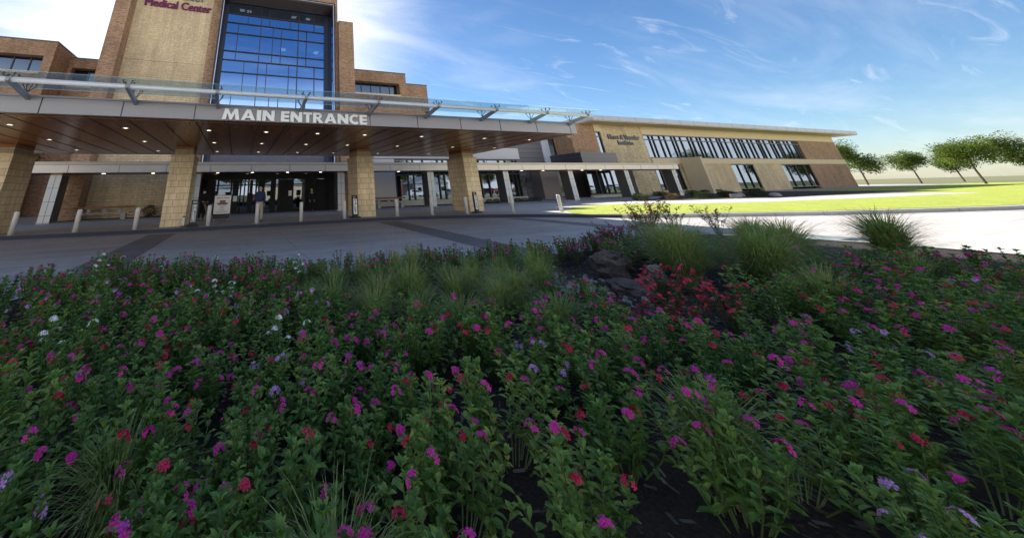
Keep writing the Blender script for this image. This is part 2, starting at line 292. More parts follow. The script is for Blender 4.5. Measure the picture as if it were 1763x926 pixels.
# ------------------------------------------------------------------ mesh builder
ORG = {}
class MB:
    def __init__(s): s.v = []; s.f = []; s.mi = []; s.cur = 0
    def add(s, vs, fs):
        o = len(s.v); s.v += [tuple(v) for v in vs]; s.f += [tuple(i + o for i in f) for f in fs]; s.mi += [s.cur] * len(fs); return s
    def mat(s, i): s.cur = i; return s
    def box(s, x0, x1, y0, y1, z0, z1):
        return s.add([(x0, y0, z0), (x1, y0, z0), (x1, y1, z0), (x0, y1, z0), (x0, y0, z1), (x1, y0, z1), (x1, y1, z1), (x0, y1, z1)],
              [(0, 3, 2, 1), (4, 5, 6, 7), (0, 1, 5, 4), (1, 2, 6, 5), (2, 3, 7, 6), (3, 0, 4, 7)])
    def prism(s, pts, z0, z1):
        n = len(pts); s.add([(x, y, z0) for x, y in pts] + [(x, y, z1) for x, y in pts], [tuple(range(n))[::-1], tuple(range(n, 2 * n))] + [(i, (i + 1) % n, n + (i + 1) % n, n + i) for i in range(n)]); return s
    def quad(s, a, b, c, d): return s.add([a, b, c, d], [(0, 1, 2, 3)])
    def tube(s, a, b, r0, r1=None, n=10, cap=True):
        a = Vector(a); b = Vector(b); r1 = r0 if r1 is None else r1; d = (b - a).normalized(); u = d.orthogonal().normalized(); w = d.cross(u)
        vs = []
        for p, r in ((a, r0), (b, r1)):
            for i in range(n): t = 2 * PI * i / n; vs.append(p + u * math.cos(t) * r + w * math.sin(t) * r)
        fs = [(i, (i + 1) % n, n + (i + 1) % n, n + i) for i in range(n)]
        if cap: fs += [tuple(range(n))[::-1], tuple(range(n, 2 * n))]
        return s.add(vs, fs)
    def lathe(s, prof, n=20, c=(0, 0), caps=True):
        vs = []; m = len(prof)
        for r, z in prof:
            for i in range(n): t = 2 * PI * i / n; vs.append((c[0] + r * math.cos(t), c[1] + r * math.sin(t), z))
        fs = [(k * n + i, k * n + (i + 1) % n, (k + 1) * n + (i + 1) % n, (k + 1) * n + i) for k in range(m - 1) for i in range(n)]
        if caps: fs += [tuple(range(n))[::-1], tuple(range((m - 1) * n, m * n))]
        return s.add(vs, fs)
    def build(s, name, mats, parent=None, smooth=False, bevel=0):
        o3 = ORG.get(parent.name, (0, 0, 0)) if parent else (0, 0, 0)
        me = bpy.data.meshes.new(name); me.from_pydata([(x - o3[0], y - o3[1], z - o3[2]) for x, y, z in s.v], [], s.f); me.update()
        if not isinstance(mats, (list, tuple)): mats = [mats]
        for m in mats: me.materials.append(m)
        me.polygons.foreach_set('material_index', s.mi)
        if smooth: me.polygons.foreach_set('use_smooth', [True] * len(me.polygons))
        o = bpy.data.objects.new(name, me); C.objects.link(o)
        if parent: o.parent = parent; ORG[o.name] = o3
        if bevel:
            b = o.modifiers.new('bevel', 'BEVEL'); b.width = bevel; b.segments = 2; b.limit_method = 'ANGLE'
        return o
def tag(o, label=None, cat=None, group=None, kind=None):
    if label: o['label'] = label
    if cat: o['category'] = cat
    if group: o['group'] = group
    if kind: o['kind'] = kind
    return o
def thing(name, label, cat, loc=(0, 0, 0), group=None, rz=0, local=False):
    o = bpy.data.objects.new(name, None); C.objects.link(o); o.empty_display_size = .2; o.location = loc; o.rotation_euler.z = rz
    ORG[o.name] = (0, 0, 0) if local else tuple(loc); return tag(o, label, cat, group)
def copy_tree(o, parent=None):
    c = o.copy(); C.objects.link(c); c.parent = parent
    for ch in [x for x in C.objects if x.parent == o]: copy_tree(ch, c)
    return c
def text(name, body, size, loc, mat, depth=.04, offset=0.0, parent=None, width=None, align='LEFT', rot=(PI / 2, 0, 0), spacing=1.0, line=1.0):
    cu = bpy.data.curves.new(name, 'FONT'); cu.body = body; cu.size = size; cu.extrude = depth; cu.offset = offset; cu.align_x = align; cu.space_character = spacing; cu.space_line = line
    tmp = bpy.data.objects.new('tmp', cu); C.objects.link(tmp); bpy.context.view_layer.update()
    dg = bpy.context.evaluated_depsgraph_get(); me = bpy.data.meshes.new_from_object(tmp.evaluated_get(dg)); C.objects.unlink(tmp); bpy.data.objects.remove(tmp)
    xs = [v.co.x for v in me.vertices]; sc = width / (max(xs) - min(xs)) if width else 1
    x0 = min(xs) if align == 'LEFT' else 0
    for v in me.vertices: v.co.x = (v.co.x - x0) * sc
    me.transform(Matrix.Rotation(rot[2], 4, 'Z') @ Matrix.Rotation(rot[0], 4, 'X')); o3 = ORG.get(parent.name, (0, 0, 0)) if parent else (0, 0, 0)
    me.materials.clear(); me.materials.append(mat); me.name = name
    o = bpy.data.objects.new(name, me); C.objects.link(o); o.location = (loc[0] - o3[0], loc[1] - o3[1], loc[2] - o3[2])
    if parent: o.parent = parent
    return o
def sheet(name, pts, z, mat):
    b = MB(); b.add([(x, y, z) for x, y in pts], [tuple(range(len(pts)))]); o = b.build(name, mat)
    return tag(o, kind='structure')

# ------------------------------------------------------------------ ground, road, pavement
sheet('ground', [(-900, -900), (900, -900), (900, 900), (-900, 900)], -.16, MT['ground'])
sheet('road', [(-70, -7), (140, -7), (140, 23), (-70, 23)], -.15, MT['road'])
sheet('parking_lot', [(-90, -34), (170, -34), (170, -7), (-90, -7)], -.151, MT['sidewalk2'])
kerb = [(-70, 19.6), (-30, 19.4), (-12, 18.95), (-7, 18.6), (-2.6, 18.15), (1, 18.1), (3.5, 18.15), (5.9, 18.15), (7.6, 18.05), (9.2, 17.82), (10.8, 17.42), (12.4, 16.85), (13.9, 16.15), (15.2, 15.35), (16.2, 14.5), (17.1, 13.5), (18.2, 12.5), (19.6, 11.6), (21.6, 10.6), (26, 8.6), (34, 6.2), (60, 1.6), (140, -5)]
pave = MB(); n = len(kerb); back = [(140, 60), (-70, 60)]
ring = kerb + back
pave.add([(x, y, 0) for x, y in ring], [tuple(range(len(ring)))])
pv = tag(pave.build('pavement', MT['pave']), kind='structure')
kf = MB(); gt = MB()
def offs(line, d):
    out = []
    for i, p in enumerate(line):
        a = Vector(line[max(0, i - 1)]); b = Vector(line[min(len(line) - 1, i + 1)]); t = (b - a).normalized(); nn = Vector((t.y, -t.x)); out.append((p[0] + nn.x * d, p[1] + nn.y * d))
    return out
k1 = offs(kerb, .0); k2 = offs(kerb, .03); k3 = offs(kerb, .16); k4 = offs(kerb, .62)
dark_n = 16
for i in range(n - 1):
    for (A, za, B, zb) in ((k1, .004, k2, .002), (k2, .002, k2, -.146)):
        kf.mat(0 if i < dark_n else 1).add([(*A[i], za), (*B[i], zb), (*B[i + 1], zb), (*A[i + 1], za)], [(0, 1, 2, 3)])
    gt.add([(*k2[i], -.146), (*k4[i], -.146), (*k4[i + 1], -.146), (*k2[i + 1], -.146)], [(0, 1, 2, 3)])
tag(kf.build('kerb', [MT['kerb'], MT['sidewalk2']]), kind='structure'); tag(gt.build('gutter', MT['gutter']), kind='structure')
sheet('paver_band', [(-3.62, -4), (-2.5, -4), (-2.46, 17.5), (-3.55, 17.55)], -.1455, MT['pavers'])
sheet('paver_band', [(5.6, -4), (6.6, -4), (8.3, 17.3), (7.15, 17.45)], -.1455, MT['pavers'])
sheet('paver_band', [(13.4, -4), (14.4, -4), (14.75, 15.1), (13.75, 15.7)], -.1455, MT['pavers'])
lawn_pts = [(16.9, 13.95), (17.7, 13.2), (19.4, 12.05), (21.6, 10.95), (26, 8.95), (34, 6.6), (60, 2.1), (60, 11), (42, 13), (33, 14.8), (30.6, 16.0), (28.8, 18.0), (27.5, 19.0), (25.3, 19.2), (21.9, 18.2), (18.8, 16.1)]
sheet('lawn', lawn_pts, .012, MT['lawn'])
sheet('sunlit_path', [(28.8, 18.4), (31, 16.3), (42, 13.4), (60, 11.4), (60, 14), (44, 16), (36, 19.2), (30, 22), (27.6, 19.4)], .006, MT['sidewalk2'])
sheet('far_lawn', [(60, 1.9), (140, -4.6), (140, 26), (60, 26)], .008, MT['lawn'])
sheet('planting_soil', [(-11.9, 27.9), (-10.3, 28.2), (-9.6, 29.1), (-4.2, 28.8), (-4.2, 29.99), (-10.45, 29.99), (-10.45, 28.65), (-11.9, 28.65)], .02, MT['mulch'])
sheet('planting_soil', [(10.3, 28.4), (16, 28.1), (24, 28.0), (34, 29.5), (34, 30.4), (30.2, 29.9), (10.3, 29.9)], .02, MT['mulch'])
sheet('planting_soil', [(33, 21.2), (37, 19.6), (46, 17.5), (70, 14.5), (70, 29.5), (50, 30.6), (47, 27), (40, 23.5)], .02, MT['mulch'])

# ------------------------------------------------------------------ hospital tower
T = thing('hospital_tower', 'tall tan brick and stone hospital tower with big blue glass wall', 'building', (0, 30, 0))
MB().box(-11.65, -10.5, 28.7, 33, 0, 30).build('brick_pilaster', MT['brick'], T)
b = MB()
for z0, z1 in ((0, 3.72), (3.74, 8.72), (8.74, 12.51), (12.53, 16.33), (16.35, 20.1), (20.12, 30)): b.box(-10.498, -3.97, 30, 33, z0, z1)
b.build('stone_wall', MT['ashlar'], T)
b = MB(); b.box(-3.96, -3.16, 29.8, 33.5, 0, 30); b.box(-3.155, 8.25, 29.45, 33.5, 20.62, 30); b.build('brick_surround', MT['brick'], T)
b = MB(); b.box(8.26, 8.62, 29.4, 33.5, 0, 30); b.box(8.625, 10.25, 29.0, 34, 0, 18.55); b.build('brick_shoulder', MT['brick'], T)
MB().box(-11.6, 8.6, 33.6, 46, 0, 30).build('rear_wall', MT['brick'], T)
fr = MB(); fr.box(-3.15, -2.98, 29.05, 31.6, 3.4, 20.6); fr.box(8.02, 8.25, 29.05, 31.6, 3.4, 20.6); fr.box(-2.975, 8.015, 29.05, 31.6, 20.35, 20.6)
fr.box(-2.97, -2.62, 31.22, 31.6, 3.4, 20.35); fr.box(7.56, 8.01, 31.22, 31.6, 3.4, 20.35)
frame = fr.build('window_frame', MT['darkmetal'], T)
tr = MB(); tr.box(-3.0, -2.94, 28.98, 29.045, 3.4, 20.42); tr.box(8.02, 8.08, 28.98, 29.045, 3.4, 20.42); tr.box(-2.935, 8.015, 28.98, 29.045, 20.36, 20.42); tr.build('edge_trim', MT['trim'], frame)
rv = MB(); rv.quad((-2.96, 29.1, 3.4), (-2.96, 31.2, 3.4), (-2.96, 31.2, 20.34), (-2.96, 29.1, 20.34)); rv.build('reveal_glass', MT['blueglass'], frame)
rv = MB(); rv.quad((8.0, 31.2, 3.4), (8.0, 29.1, 3.4), (8.0, 29.1, 20.34), (8.0, 31.2, 20.34)); rv.build('reveal_glass', MT['blueglass'], frame)
sf = MB(); sf.box(-2.95, 7.99, 29.1, 31.18, 20.25, 20.34); sf.build('recess_ceiling', metal_like('brown_recess_panel', (.10, .06, .04), .5), frame)
gl = MB(); gl.quad((-2.62, 31.26, 3.4), (7.56, 31.26, 3.4), (7.56, 31.26, 20.35), (-2.62, 31.26, 20.35)); cw = gl.build('curtain_wall_glass', MT['blueglass'], T)
mu = MB(); t = .04
rows = [(20.3, 18.98), (18.98, 17.91), (17.91, 13.76), (13.76, 10.4), (10.4, 7.2), (7.2, 3.4)]
for z in (18.98, 17.91, 16.71, 14.72, 13.76, 12.48, 10.4, 9.2, 7.2, 6.0, 4.2): mu.box(-2.62, 7.56, 31.13, 31.25, z - t, z + t)
for x in (.74, 4.69): mu.box(x - t, x + t, 31.125, 31.25, 3.4, 20.35)
for x, z0, z1 in ((-.62, 17.91, 20.3), (1.57, 17.91, 20.3), (3.77, 17.91, 20.3), (6.42, 17.91, 20.3), (-1.5, 13.76, 17.91), (2.02, 13.76, 17.91), (2.9, 13.76, 17.91), (5.59, 13.76, 17.91), (-.6, 10.4, 13.76), (1.6, 10.4, 13.76), (3.82, 10.4, 13.76), (6.5, 10.4, 13.76), (-1.5, 7.2, 10.4), (2.02, 7.2, 10.4), (2.9, 7.2, 10.4), (5.59, 7.2, 10.4), (-.6, 3.4, 7.2), (1.6, 3.4, 7.2), (3.82, 3.4, 7.2), (6.5, 3.4, 7.2), (-2.3, 3.4, 7.2), (5.6, 3.4, 7.2)): mu.box(x - t * .8, x + t * .8, 31.135, 31.25, z0, z1)
mu.build('mullions', MT['darkmetal'], cw)
sp = MB(); sp.box(-2.61, 7.55, 31.262, 31.3, 3.41, 5.2); sp.box(-2.61, 7.55, 31.05, 31.125, 3.4, 5.1); sp.build('spandrel_dark_reflection', metal_like('navy_spandrel_reflection', (.012, .03, .085), .25, 0, .1), cw)  # opaque navy panels paint the dark soffit reflection on the lower glass
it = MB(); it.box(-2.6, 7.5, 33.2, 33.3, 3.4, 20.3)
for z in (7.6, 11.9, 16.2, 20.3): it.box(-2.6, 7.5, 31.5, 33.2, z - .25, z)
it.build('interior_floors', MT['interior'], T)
lp = MB()
for x in (-1.6, -.9, 4.0, 5.6): lp.box(x, x + .5, 31.9, 32.3, 19.95, 20.02)
for x in (6.6, 3.0): lp.box(x, x + .5, 31.9, 32.6, 15.9, 15.94)
lp.build('ceiling_lamp', MT['lamp'], T)
# tower signs (stand off the wall)
o = text('tower_sign', 'Medical Center', 1.15, (-9.85, 29.93, 17.93), MT['maroon'], .05, 0.0, width=5.65)
me = o.data
for v in me.vertices: pass
for q in (1, 2): o2 = text('bold_face', 'Medical Center', 1.15, (-9.85 + .045 * q, 29.93 - .004 * q, 17.93 + .012 * q), MT['maroon'], .05, 0, width=5.65); o2.parent = o; o2.location = (.045 * q, -.004 * q, .012 * q)
tag(o, 'maroon raised lettering reading Medical Center on the stone tower wall', 'sign')
o = text('tower_sign', 'Stillwater', 1.45, (-9.6, 29.93, 19.05), MT['greyletter'], .05, .0, width=4.9)
tag(o, 'grey raised lettering cut by the top of the photo, above maroon lettering', 'sign')

# ------------------------------------------------------------------ rear wings
def wing(name, label, X0, X1, Y0, Y1, H, win=None, group=None):
    r = thing(name, label, 'building', ((X0 + X1) / 2, Y0, 0), group); b = MB()
    if win:
        a0, a1, z0, z1, d = win
        b.box(X0, X1, Y0, Y0 + d, z1, H); b.box(X0, X1, Y0, Y0 + d, 0, z0)
        if a0 > X0 + .05: b.box(X0, a0, Y0, Y0 + d, z0, z1)
        if a1 < X1 - .05: b.box(a1, X1, Y0, Y0 + d, z0, z1)
        b.box(X0, X1, Y0 + d, Y1, 0, H); b.build('wall', MT['brick'], r)
        g = MB(); g.box(a0, a1, Y0 + d - .12, Y0 + d - .06, z0, z1); w_ = g.build('window', MT['winglass'], r)
        f = MB(); x = a0
        while x < a1 - .3: f.box(x, x + .09, Y0 + d - .2, Y0 + d - .125, z0, z1); x += 1.32
        f.box(a0, a1, Y0 + d - .2, Y0 + d - .125, z0, z0 + .08); f.build('window_frame', MT['darkmetal'], w_)
        s_ = MB(); s_.box(a0 - .05, a1 + .05, Y0 - .06, Y0 + d - .2, z0 - .22, z0 - .003); s_.build('sill', MT['stucco'], w_)
        bl = MB(); bl.box(a0 + .1, a1 - .1, Y0 + d - .05, Y0 + d - .02, z0 + .55 * (z1 - z0), z1); bl.build('blinds', MT['white'], w_)
    else:
        b.box(X0, X1, Y0, Y1, 0, H); b.build('wall', MT['brick'], r)
    c = MB(); c.box(X0 - .04, X1 + .04, Y0 - .04, Y1, H, H + .12); c.build('coping', metal_like('bronze_coping', (.10, .075, .06), .5), r)
    return r
wing('hospital_wing', 'brown brick wing with ribbon window, far left behind canopy', -70, -18.35, 36, 55, 15.85, (-60, -19.1, 12.7, 14.35, .9))
wing('hospital_wing', 'low recessed brick link between left wing and stone tower', -18.34, -11.7, 39, 55, 15.4, (-18.0, -13.0, 12.4, 14.35, .9))
wing('hospital_wing', 'brick wing with dark ribbon window right of the tower', 8.75, 19.9, 36.01, 55, 15.85, (12.5, 18.9, 12.9, 14.45, 1.0))
wing('hospital_wing', 'plain brick wing end stepping down, right of ribbon window', 19.92, 24.7, 38.7, 55, 15.45)

# ------------------------------------------------------------------ entrance vestibule under the walkway
blackp = metal_like('black_frame_dark_pane', (.006, .006, .007), .5, 0, .2, .25)
V = thing('entrance_vestibule', 'dark glazed main entrance with revolving door under walkway roof', 'entrance', (2.3, 29, 0))
b = MB(); b.box(-3.1, 8.2, 28.6, 28.75, 2.5, 2.93); b.build('header', blackp, V)
gx = [-2.35, -1.55, -.55, .15, .75, 1.35, 1.95, 2.55, 3.15, 3.75, 4.3, 5.35, 6.2, 7.3, 8.0]
b = MB()
for x in gx: b.box(x - .06, x + .06, 28.55, 28.7, 0, 2.5)
for x in (.45, 1.65, 2.85, 3.5): b.box(x - .05, x + .05, 28.5, 28.64, 0, 2.5)
b.box(-2.3, 8, 28.58, 28.66, 2.05, 2.13); b.box(-2.3, -.6, 28.58, 28.66, 0, .3); b.box(4.3, 8, 28.58, 28.66, 0, .2); b.build('door_frames', blackp, V)
for a_, c_ in ((-2.3, -1.72), (-.45, .02), (.84, 1.08), (1.5, 1.92), (2.62, 2.86), (3.22, 4.28), (5.4, 6.1), (6.3, 7.9)): MB().box(a_, c_, 28.60, 28.655, .02, 2.48).build('dark_pane_sheet', blackp, V)  # black sheets paint dark columns and panes that reflect only shade
b = MB(); b.quad((-2.3, 28.68, .02), (8, 28.68, .02), (8, 28.68, 2.5), (-2.3, 28.68, 2.5)); b.build('glass', MT['winglass'], V)
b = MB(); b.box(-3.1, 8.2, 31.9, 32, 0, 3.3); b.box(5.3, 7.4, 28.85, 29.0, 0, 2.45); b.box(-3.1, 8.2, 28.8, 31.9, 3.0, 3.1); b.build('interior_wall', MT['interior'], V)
R_ = MB(); R_.lathe([(1.15, 2.15), (1.2, 2.15), (1.2, 2.48), (1.15, 2.48)], 28, (2.25, 29.95)); dr = R_.build('revolving_door', MT['darkmetal'], V)
b = MB(); b.tube((2.25, 29.95, 0), (2.25, 29.95, 2.2), .06)
for k in range(4):
    a = .4 + k * PI / 2; b.tube((2.25 + 1.1 * math.cos(a), 29.95 + 1.1 * math.sin(a), 0), (2.25 + 1.1 * math.cos(a), 29.95 + 1.1 * math.sin(a), 2.15), .035)
    for z in (.1, 1.05, 2.1): b.tube((2.25, 29.95, z), (2.25 + 1.1 * math.cos(a), 29.95 + 1.1 * math.sin(a), z), .03)
b.build('door_wings', MT['steel'], dr)
b = MB(); b.box(-.35, -.05, 28.56, 28.6, .9, 1.3); b.box(3.95, 4.2, 28.52, 28.56, 1.2, 1.6); b.build('notice', MT['white'], V)
for x in (-1.9, .6, 3.1, 5.6):
    b = MB(); b.box(x - .1, x + .1, 29.7, 29.9, 2.95, 2.985); b.build('downlight', MT['lamp'], V)

# ------------------------------------------------------------------ covered walkway (colonnade)
W = thing('covered_walkway', 'low flat walkway roof on silver columns running across both buildings', 'walkway', (18, 27, 0))
X0, X1 = -16, 49.6
b = MB(); b.box(X0, X1, 25.98, 28.55, 3.0, 3.5); b.build('roof_deck', MT['roofing'], W)
b = MB(); b.box(X0, X1, 25.90, 25.975, 2.95, 3.42); beamo = b.build('beam_fascia', MT['beam'], W)
b = MB(); b.box(X0, X1 + .03, 25.84, 26.1, 3.425, 3.62); b.build('beam_cap', MT['beamcap'], beamo)
b = MB(); x = -13.33
while x < X1: b.box(x - .012, x + .012, 25.893, 25.9, 2.95, 3.42); x += 2.82
b.build('panel_joints', MT['joint'], beamo)
b = MB(); b.box(X0, X1 - .02, 25.98, 28.5, 2.955, 2.995); b.build('soffit', metal_like('brown_walkway_soffit', (.14, .08, .05), .4, 0, .15), W)
for x in (-8.9, -5.9, -1.6, .9, 3.6, 6.3, 10.9, 13.4, 18.9, 21.6, 27.2, 30.0, 35.5, 38.3):
    b = MB(); b.box(x - .09, x + .09, 27.0, 27.18, 2.938, 2.954); b.build('downlight', MT['lamp'], W)
for i, x in enumerate((-11.2, -2.95, 7.83, 16.12, 24.4, 32.75, 41.1, 49.2)):
    w = .31 if i != 2 else .29
    b = MB(); b.box(x - w, x + w, 26.3, 27.35, .06, 2.82); c = b.build('column', MT['column'], W)
    j = MB(); j.box(x - .01, x + .01, 26.294, 26.3, .06, 2.82)
    for z in (.45, 1.25, 2.05): j.box(x - w, x + w, 26.292, 26.3, z - .008, z + .008); j.box(x - w - .004, x - w, 26.3, 27.35, z - .008, z + .008)
    j.build('panel_joints', MT['joint'], c)
    j = MB(); j.box(x - w + .02, x + w - .02, 26.32, 27.33, 2.825, 2.95); j.build('timber_band', MT['woodband'], c)
    j = MB(); j.box(x - w - .03, x + w + .03, 26.27, 27.38, 0, .055); j.build('base_plate', MT['concreteblock'], c)
    sd_ = MB(); sd_.box(x - w - .006, x - w - .001, 26.33, 27.33, .08, 2.8); sd_.box(x + w + .001, x + w + .006, 26.33, 27.33, .08, 2.8); sd_.build('shaded_side', metal_like('shaded_column_side', (.085, .08, .072), .5), c)  # thin dark skins paint shade onto the column sides

# ------------------------------------------------------------------ link building right of the tower
L = thing('link_building', 'single storey wing with dark windows and pale metal parapet', 'building', (20, 30, 0))
b = MB(); b.box(10.3, 14.42, 29.96, 30.2, .55, 4.3); b.build('panel_wall', MT['lightpanel'], L)
b = MB(); b.box(10.3, 30.1, 29.9, 36, 4.36, 5.55); b.build('parapet', MT['lightpanel'], L)
b = MB(); b.box(10.3, 30.1, 29.97, 36, 4.2, 4.355); b.build('window_head', MT['darkmetal'], L)
b = MB(); b.box(10.3, 30.1, 29.7, 30.3, 0, .46); b.build('base_wall', MT['sidewalk2'], L)
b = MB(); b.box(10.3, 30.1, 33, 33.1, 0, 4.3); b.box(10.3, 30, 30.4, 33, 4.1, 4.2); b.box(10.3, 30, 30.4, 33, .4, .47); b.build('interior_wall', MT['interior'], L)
b = MB(); b.quad((14.44, 30.12, .47), (29.7, 30.12, .47), (29.7, 30.12, 4.2), (14.44, 30.12, 4.2)); g_ = b.build('window', MT['winglass'], L)
b = MB()
for x in (14.5, 15.88, 16.5, 17.65, 19.38, 20.02, 21.2, 22.9, 23.5, 24.5, 25.5, 27.2, 28.1, 29.2, 29.66): b.box(x - .045, x + .045, 29.98, 30.1, .47, 4.2)
b.box(14.44, 29.7, 29.985, 30.1, 2.72, 2.86); b.box(14.44, 29.7, 29.985, 30.1, 3.62, 3.7); b.build('window_frame', MT['darkmetal'], g_)
b = MB(); b.box(25.3, 25.42, 29.93, 29.97, 3.62, 4.2); b.build('window_trim', MT['white'], g_)
b = MB(); b.box(29.72, 30.1, 29.98, 36, .47, 4.2); b.build('corner_wall', MT['ribbed'], L)

# ------------------------------------------------------------------ institute building on the right
H_ = thing('institute_building', 'two storey brick and stone building with overhanging grey roof', 'building', (60, 31, 0))
b = MB(); b.box(30.12, 38.3, 34, 34.3, 0, 9.0); b.build('ribbed_wall', MT['ribbed'], H_)
b = MB(); b.box(38.31, 39.6, 33.9, 34.3, 3.9, 9.0); b.build('pale_panel', MT['whitegrey'], H_)
b = MB(); b.box(35.4, 38.2, 32.5, 33.95, 0, 4.0); b.build('taupe_pier', metal_like('taupe_panel', (.17, .14, .12), .6), H_)
b = MB(); b.quad((39.6, 34.2, 0), (43.2, 34.2, 0), (43.2, 34.2, 8.9), (39.6, 34.2, 8.9)); g1 = b.build('window', MT['winglass'], H_)
b = MB()
for x in (39.62, 41.6): b.box(x, x + .16, 34.0, 34.18, 0, 8.9)
b.box(39.8, 43.2, 34.0, 34.18, 7.3, 7.42); b.box(42.05, 43.2, 33.6, 34.1, 3, 8.9); b.build('window_frame', MT['darkmetal'], g1)
b = MB(); b.box(40.3, 44.88, 31.0, 33.6, 3.9, 9.1); b.build('brick_wall', MT['brick'], H_)
b = MB(); b.box(45.9, 54.15, 31.02, 31.5, 3.5, 9.1); b.box(49.7, 54.2, 31.02, 31.5, 0, 3.495); b.build('stone_wall', MT['fieldstone'], H_)
b = MB(); b.box(44.9, 45.88, 31.0, 31.5, 8.15, 9.1); b.box(54.16, 108, 31.0, 31.5, 7.98, 9.1); b.build('smooth_frieze', MT['stucco'], H_)
b = MB(); b.box(54.2, 108, 30.9, 31.6, 3.95, 4.72); b.build('spandrel', MT['stucco'], H_)
b = MB(); b.box(59.75, 72, 31.0, 31.5, 0, 3.94); b.box(54.21, 59.74, 31.0, 31.5, 0, .48); b.box(78, 86, 31, 31.5, 0, 3.94); b.build('lower_wall', MT['ashlar'], H_)
b = MB(); b.box(60.1, 60.55, 28.6, 30.85, 0, 4.72); b.build('fin_wall', MT['stucco'], H_)
def strip(x0, x1, z0, z1, muls, trans=None, Y=31.2, nm='window'):
    b = MB(); b.quad((x0, Y, z0), (x1, Y, z0), (x1, Y, z1), (x0, Y, z1)); w_ = b.build(nm, MT['winglass'], H_); f = MB()
    for x in muls: f.box(x - .05, x + .05, Y - .12, Y - .02, z0, z1)
    f.box(x0, x1, Y - .165, Y - .02, z0, z0 + .1); f.box(x0, x1, Y - .165, Y - .02, z1 - .1, z1)
    for z in trans or (): f.box(x0, x1, Y - .16, Y - .02, z - .04, z + .04)
    f.build('window_frame', MT['darkmetal'], w_)
mm = [54.25, 55.6, 56.4, 57.9, 59.0, 60.6, 61.35, 62.6, 64.4, 65.3]; mm += [m + 11 for m in mm] + [m + 22 for m in mm] + [m + 33 for m in mm if m < 62]
strip(54.2, 95, 4.74, 7.96, [m for m in mm if m < 95], (7.3,)); strip(44.9, 45.88, 4.0, 8.12, (44.95, 45.82), (7.5,))
strip(54.22, 59.73, .5, 3.92, (54.4, 55.5, 56.6, 57.2, 58.7, 59.6)); strip(41.2, 47.9, .3, 3.4, (41.3, 43.15, 44.6, 45.7, 47.75)); strip(72, 78, .3, 3.9, (72.1, 74, 76, 77.9)); strip(86, 95, .3, 3.9, (86.1, 88, 90.5, 93, 94.9))
b = MB(); b.box(95, 108, 31, 31.5, 0, 7.97); b.build('end_wall', MT['brick'], H_)
b = MB(); b.box(40.4, 108, 33.9, 34.0, 0, 9); b.box(41, 108, 31.7, 34, 3.6, 3.8); b.box(47.95, 49.6, 31.0, 31.4, 0, 3.49); b.build('interior_wall', MT['interior'], H_)
b = MB(); b.box(40.9, 48.6, 30.6, 31.0, 0, .28); b.build('window_plinth', MT['sidewalk2'], H_)
b = MB(); b.box(39.3, 45.4, 29.6, 33.9, 3.93, 5.2); b.build('charcoal_balcony', MT['charcoal'], H_)
b = MB(); b.prism([(42.4, 29.1), (112, 29.1), (112, 50), (36, 50), (36, 34.6), (42.4, 34.6)], 9.1, 9.18); b.build('roof_soffit', MT['stucco'], H_)
b = MB(); b.prism([(42.35, 29.0), (112.1, 29.0), (112.1, 50.1), (35.9, 50.1), (35.9, 34.5), (42.35, 34.5)], 9.2, 9.82); rf = b.build('roof', MT['roofmetal'], H_)
b = MB(); x = 44.2
while x < 110: b.box(x - .015, x + .015, 28.993, 29.0, 9.2, 9.82); x += 3.1
b.build('roof_joints', MT['joint'], rf)
o = text('institute_sign', 'Heart & Vascular\nInstitute', .82, (50.05, 30.95, 7.2), MT['navyletter'], .05, .03, align='CENTER', line=.92, width=6.2)
for v in o.data.vertices: v.co.x *= 1.0
tag(o, 'navy raised lettering reading Heart & Vascular Institute on rubble stone wall', 'sign')

# ------------------------------------------------------------------ entrance canopy
K = thing('entrance_canopy', 'deep grey canopy with glossy timber soffit on four limestone piers', 'canopy', (2, 17.5, 0))
foot = [(-12.2, 12.02), (15.93, 12.02), (16.95, 23), (-12.2, 23)]
b = MB(); b.prism(foot, 3.9, 4.36); b.build('roof_deck', MT['roofing'], K)
b = MB(); b.prism([(-12.15, 12.08), (15.87, 12.08), (16.88, 22.95), (-12.15, 22.95)], 3.84, 3.895); sof = b.build('soffit', MT['soffit'], K)
b = MB(); b.prism([(-12.25, 11.9), (15.98, 11.9), (15.99, 12.018), (-12.25, 12.018)], 3.82, 4.31)
b.prism([(15.94, 12.02), (16.0, 12.02), (17.02, 23.05), (16.955, 23.05)], 3.82, 4.31); b.box(-12.25, 16.9, 23.005, 23.08, 3.82, 4.31); b.box(-12.27, -12.205, 12.02, 23.0, 3.82, 4.31)
fa = b.build('fascia', MT['fascia'], K)
b = MB(); b.box(-12.28, 16.02, 11.86, 12.6, 4.315, 4.375); b.build('fascia_cap', MT['fascia'], fa)
b = MB(); x = -1.67 - 2.155 * 4
while x < 15.9: b.box(x - .013, x + .013, 11.893, 11.9, 3.82, 4.31); x += 2.155
b.build('panel_joints', MT['joint'], fa)
b = MB(); x = -1.67 - 1.0775 * 9
while x < 15.8: b.box(x - .022, x + .022, 12.12, 22.9, 3.832, 3.8385); x += 1.0775
b.build('soffit_joints', MT['joint'], sof)
b = MB(); b.box(-12.2, 15.9, 12.35, 12.40, 3.824, 3.8315); b.build('soffit_trim', metal_like('copper_trim', (.35, .17, .08), .3), sof)
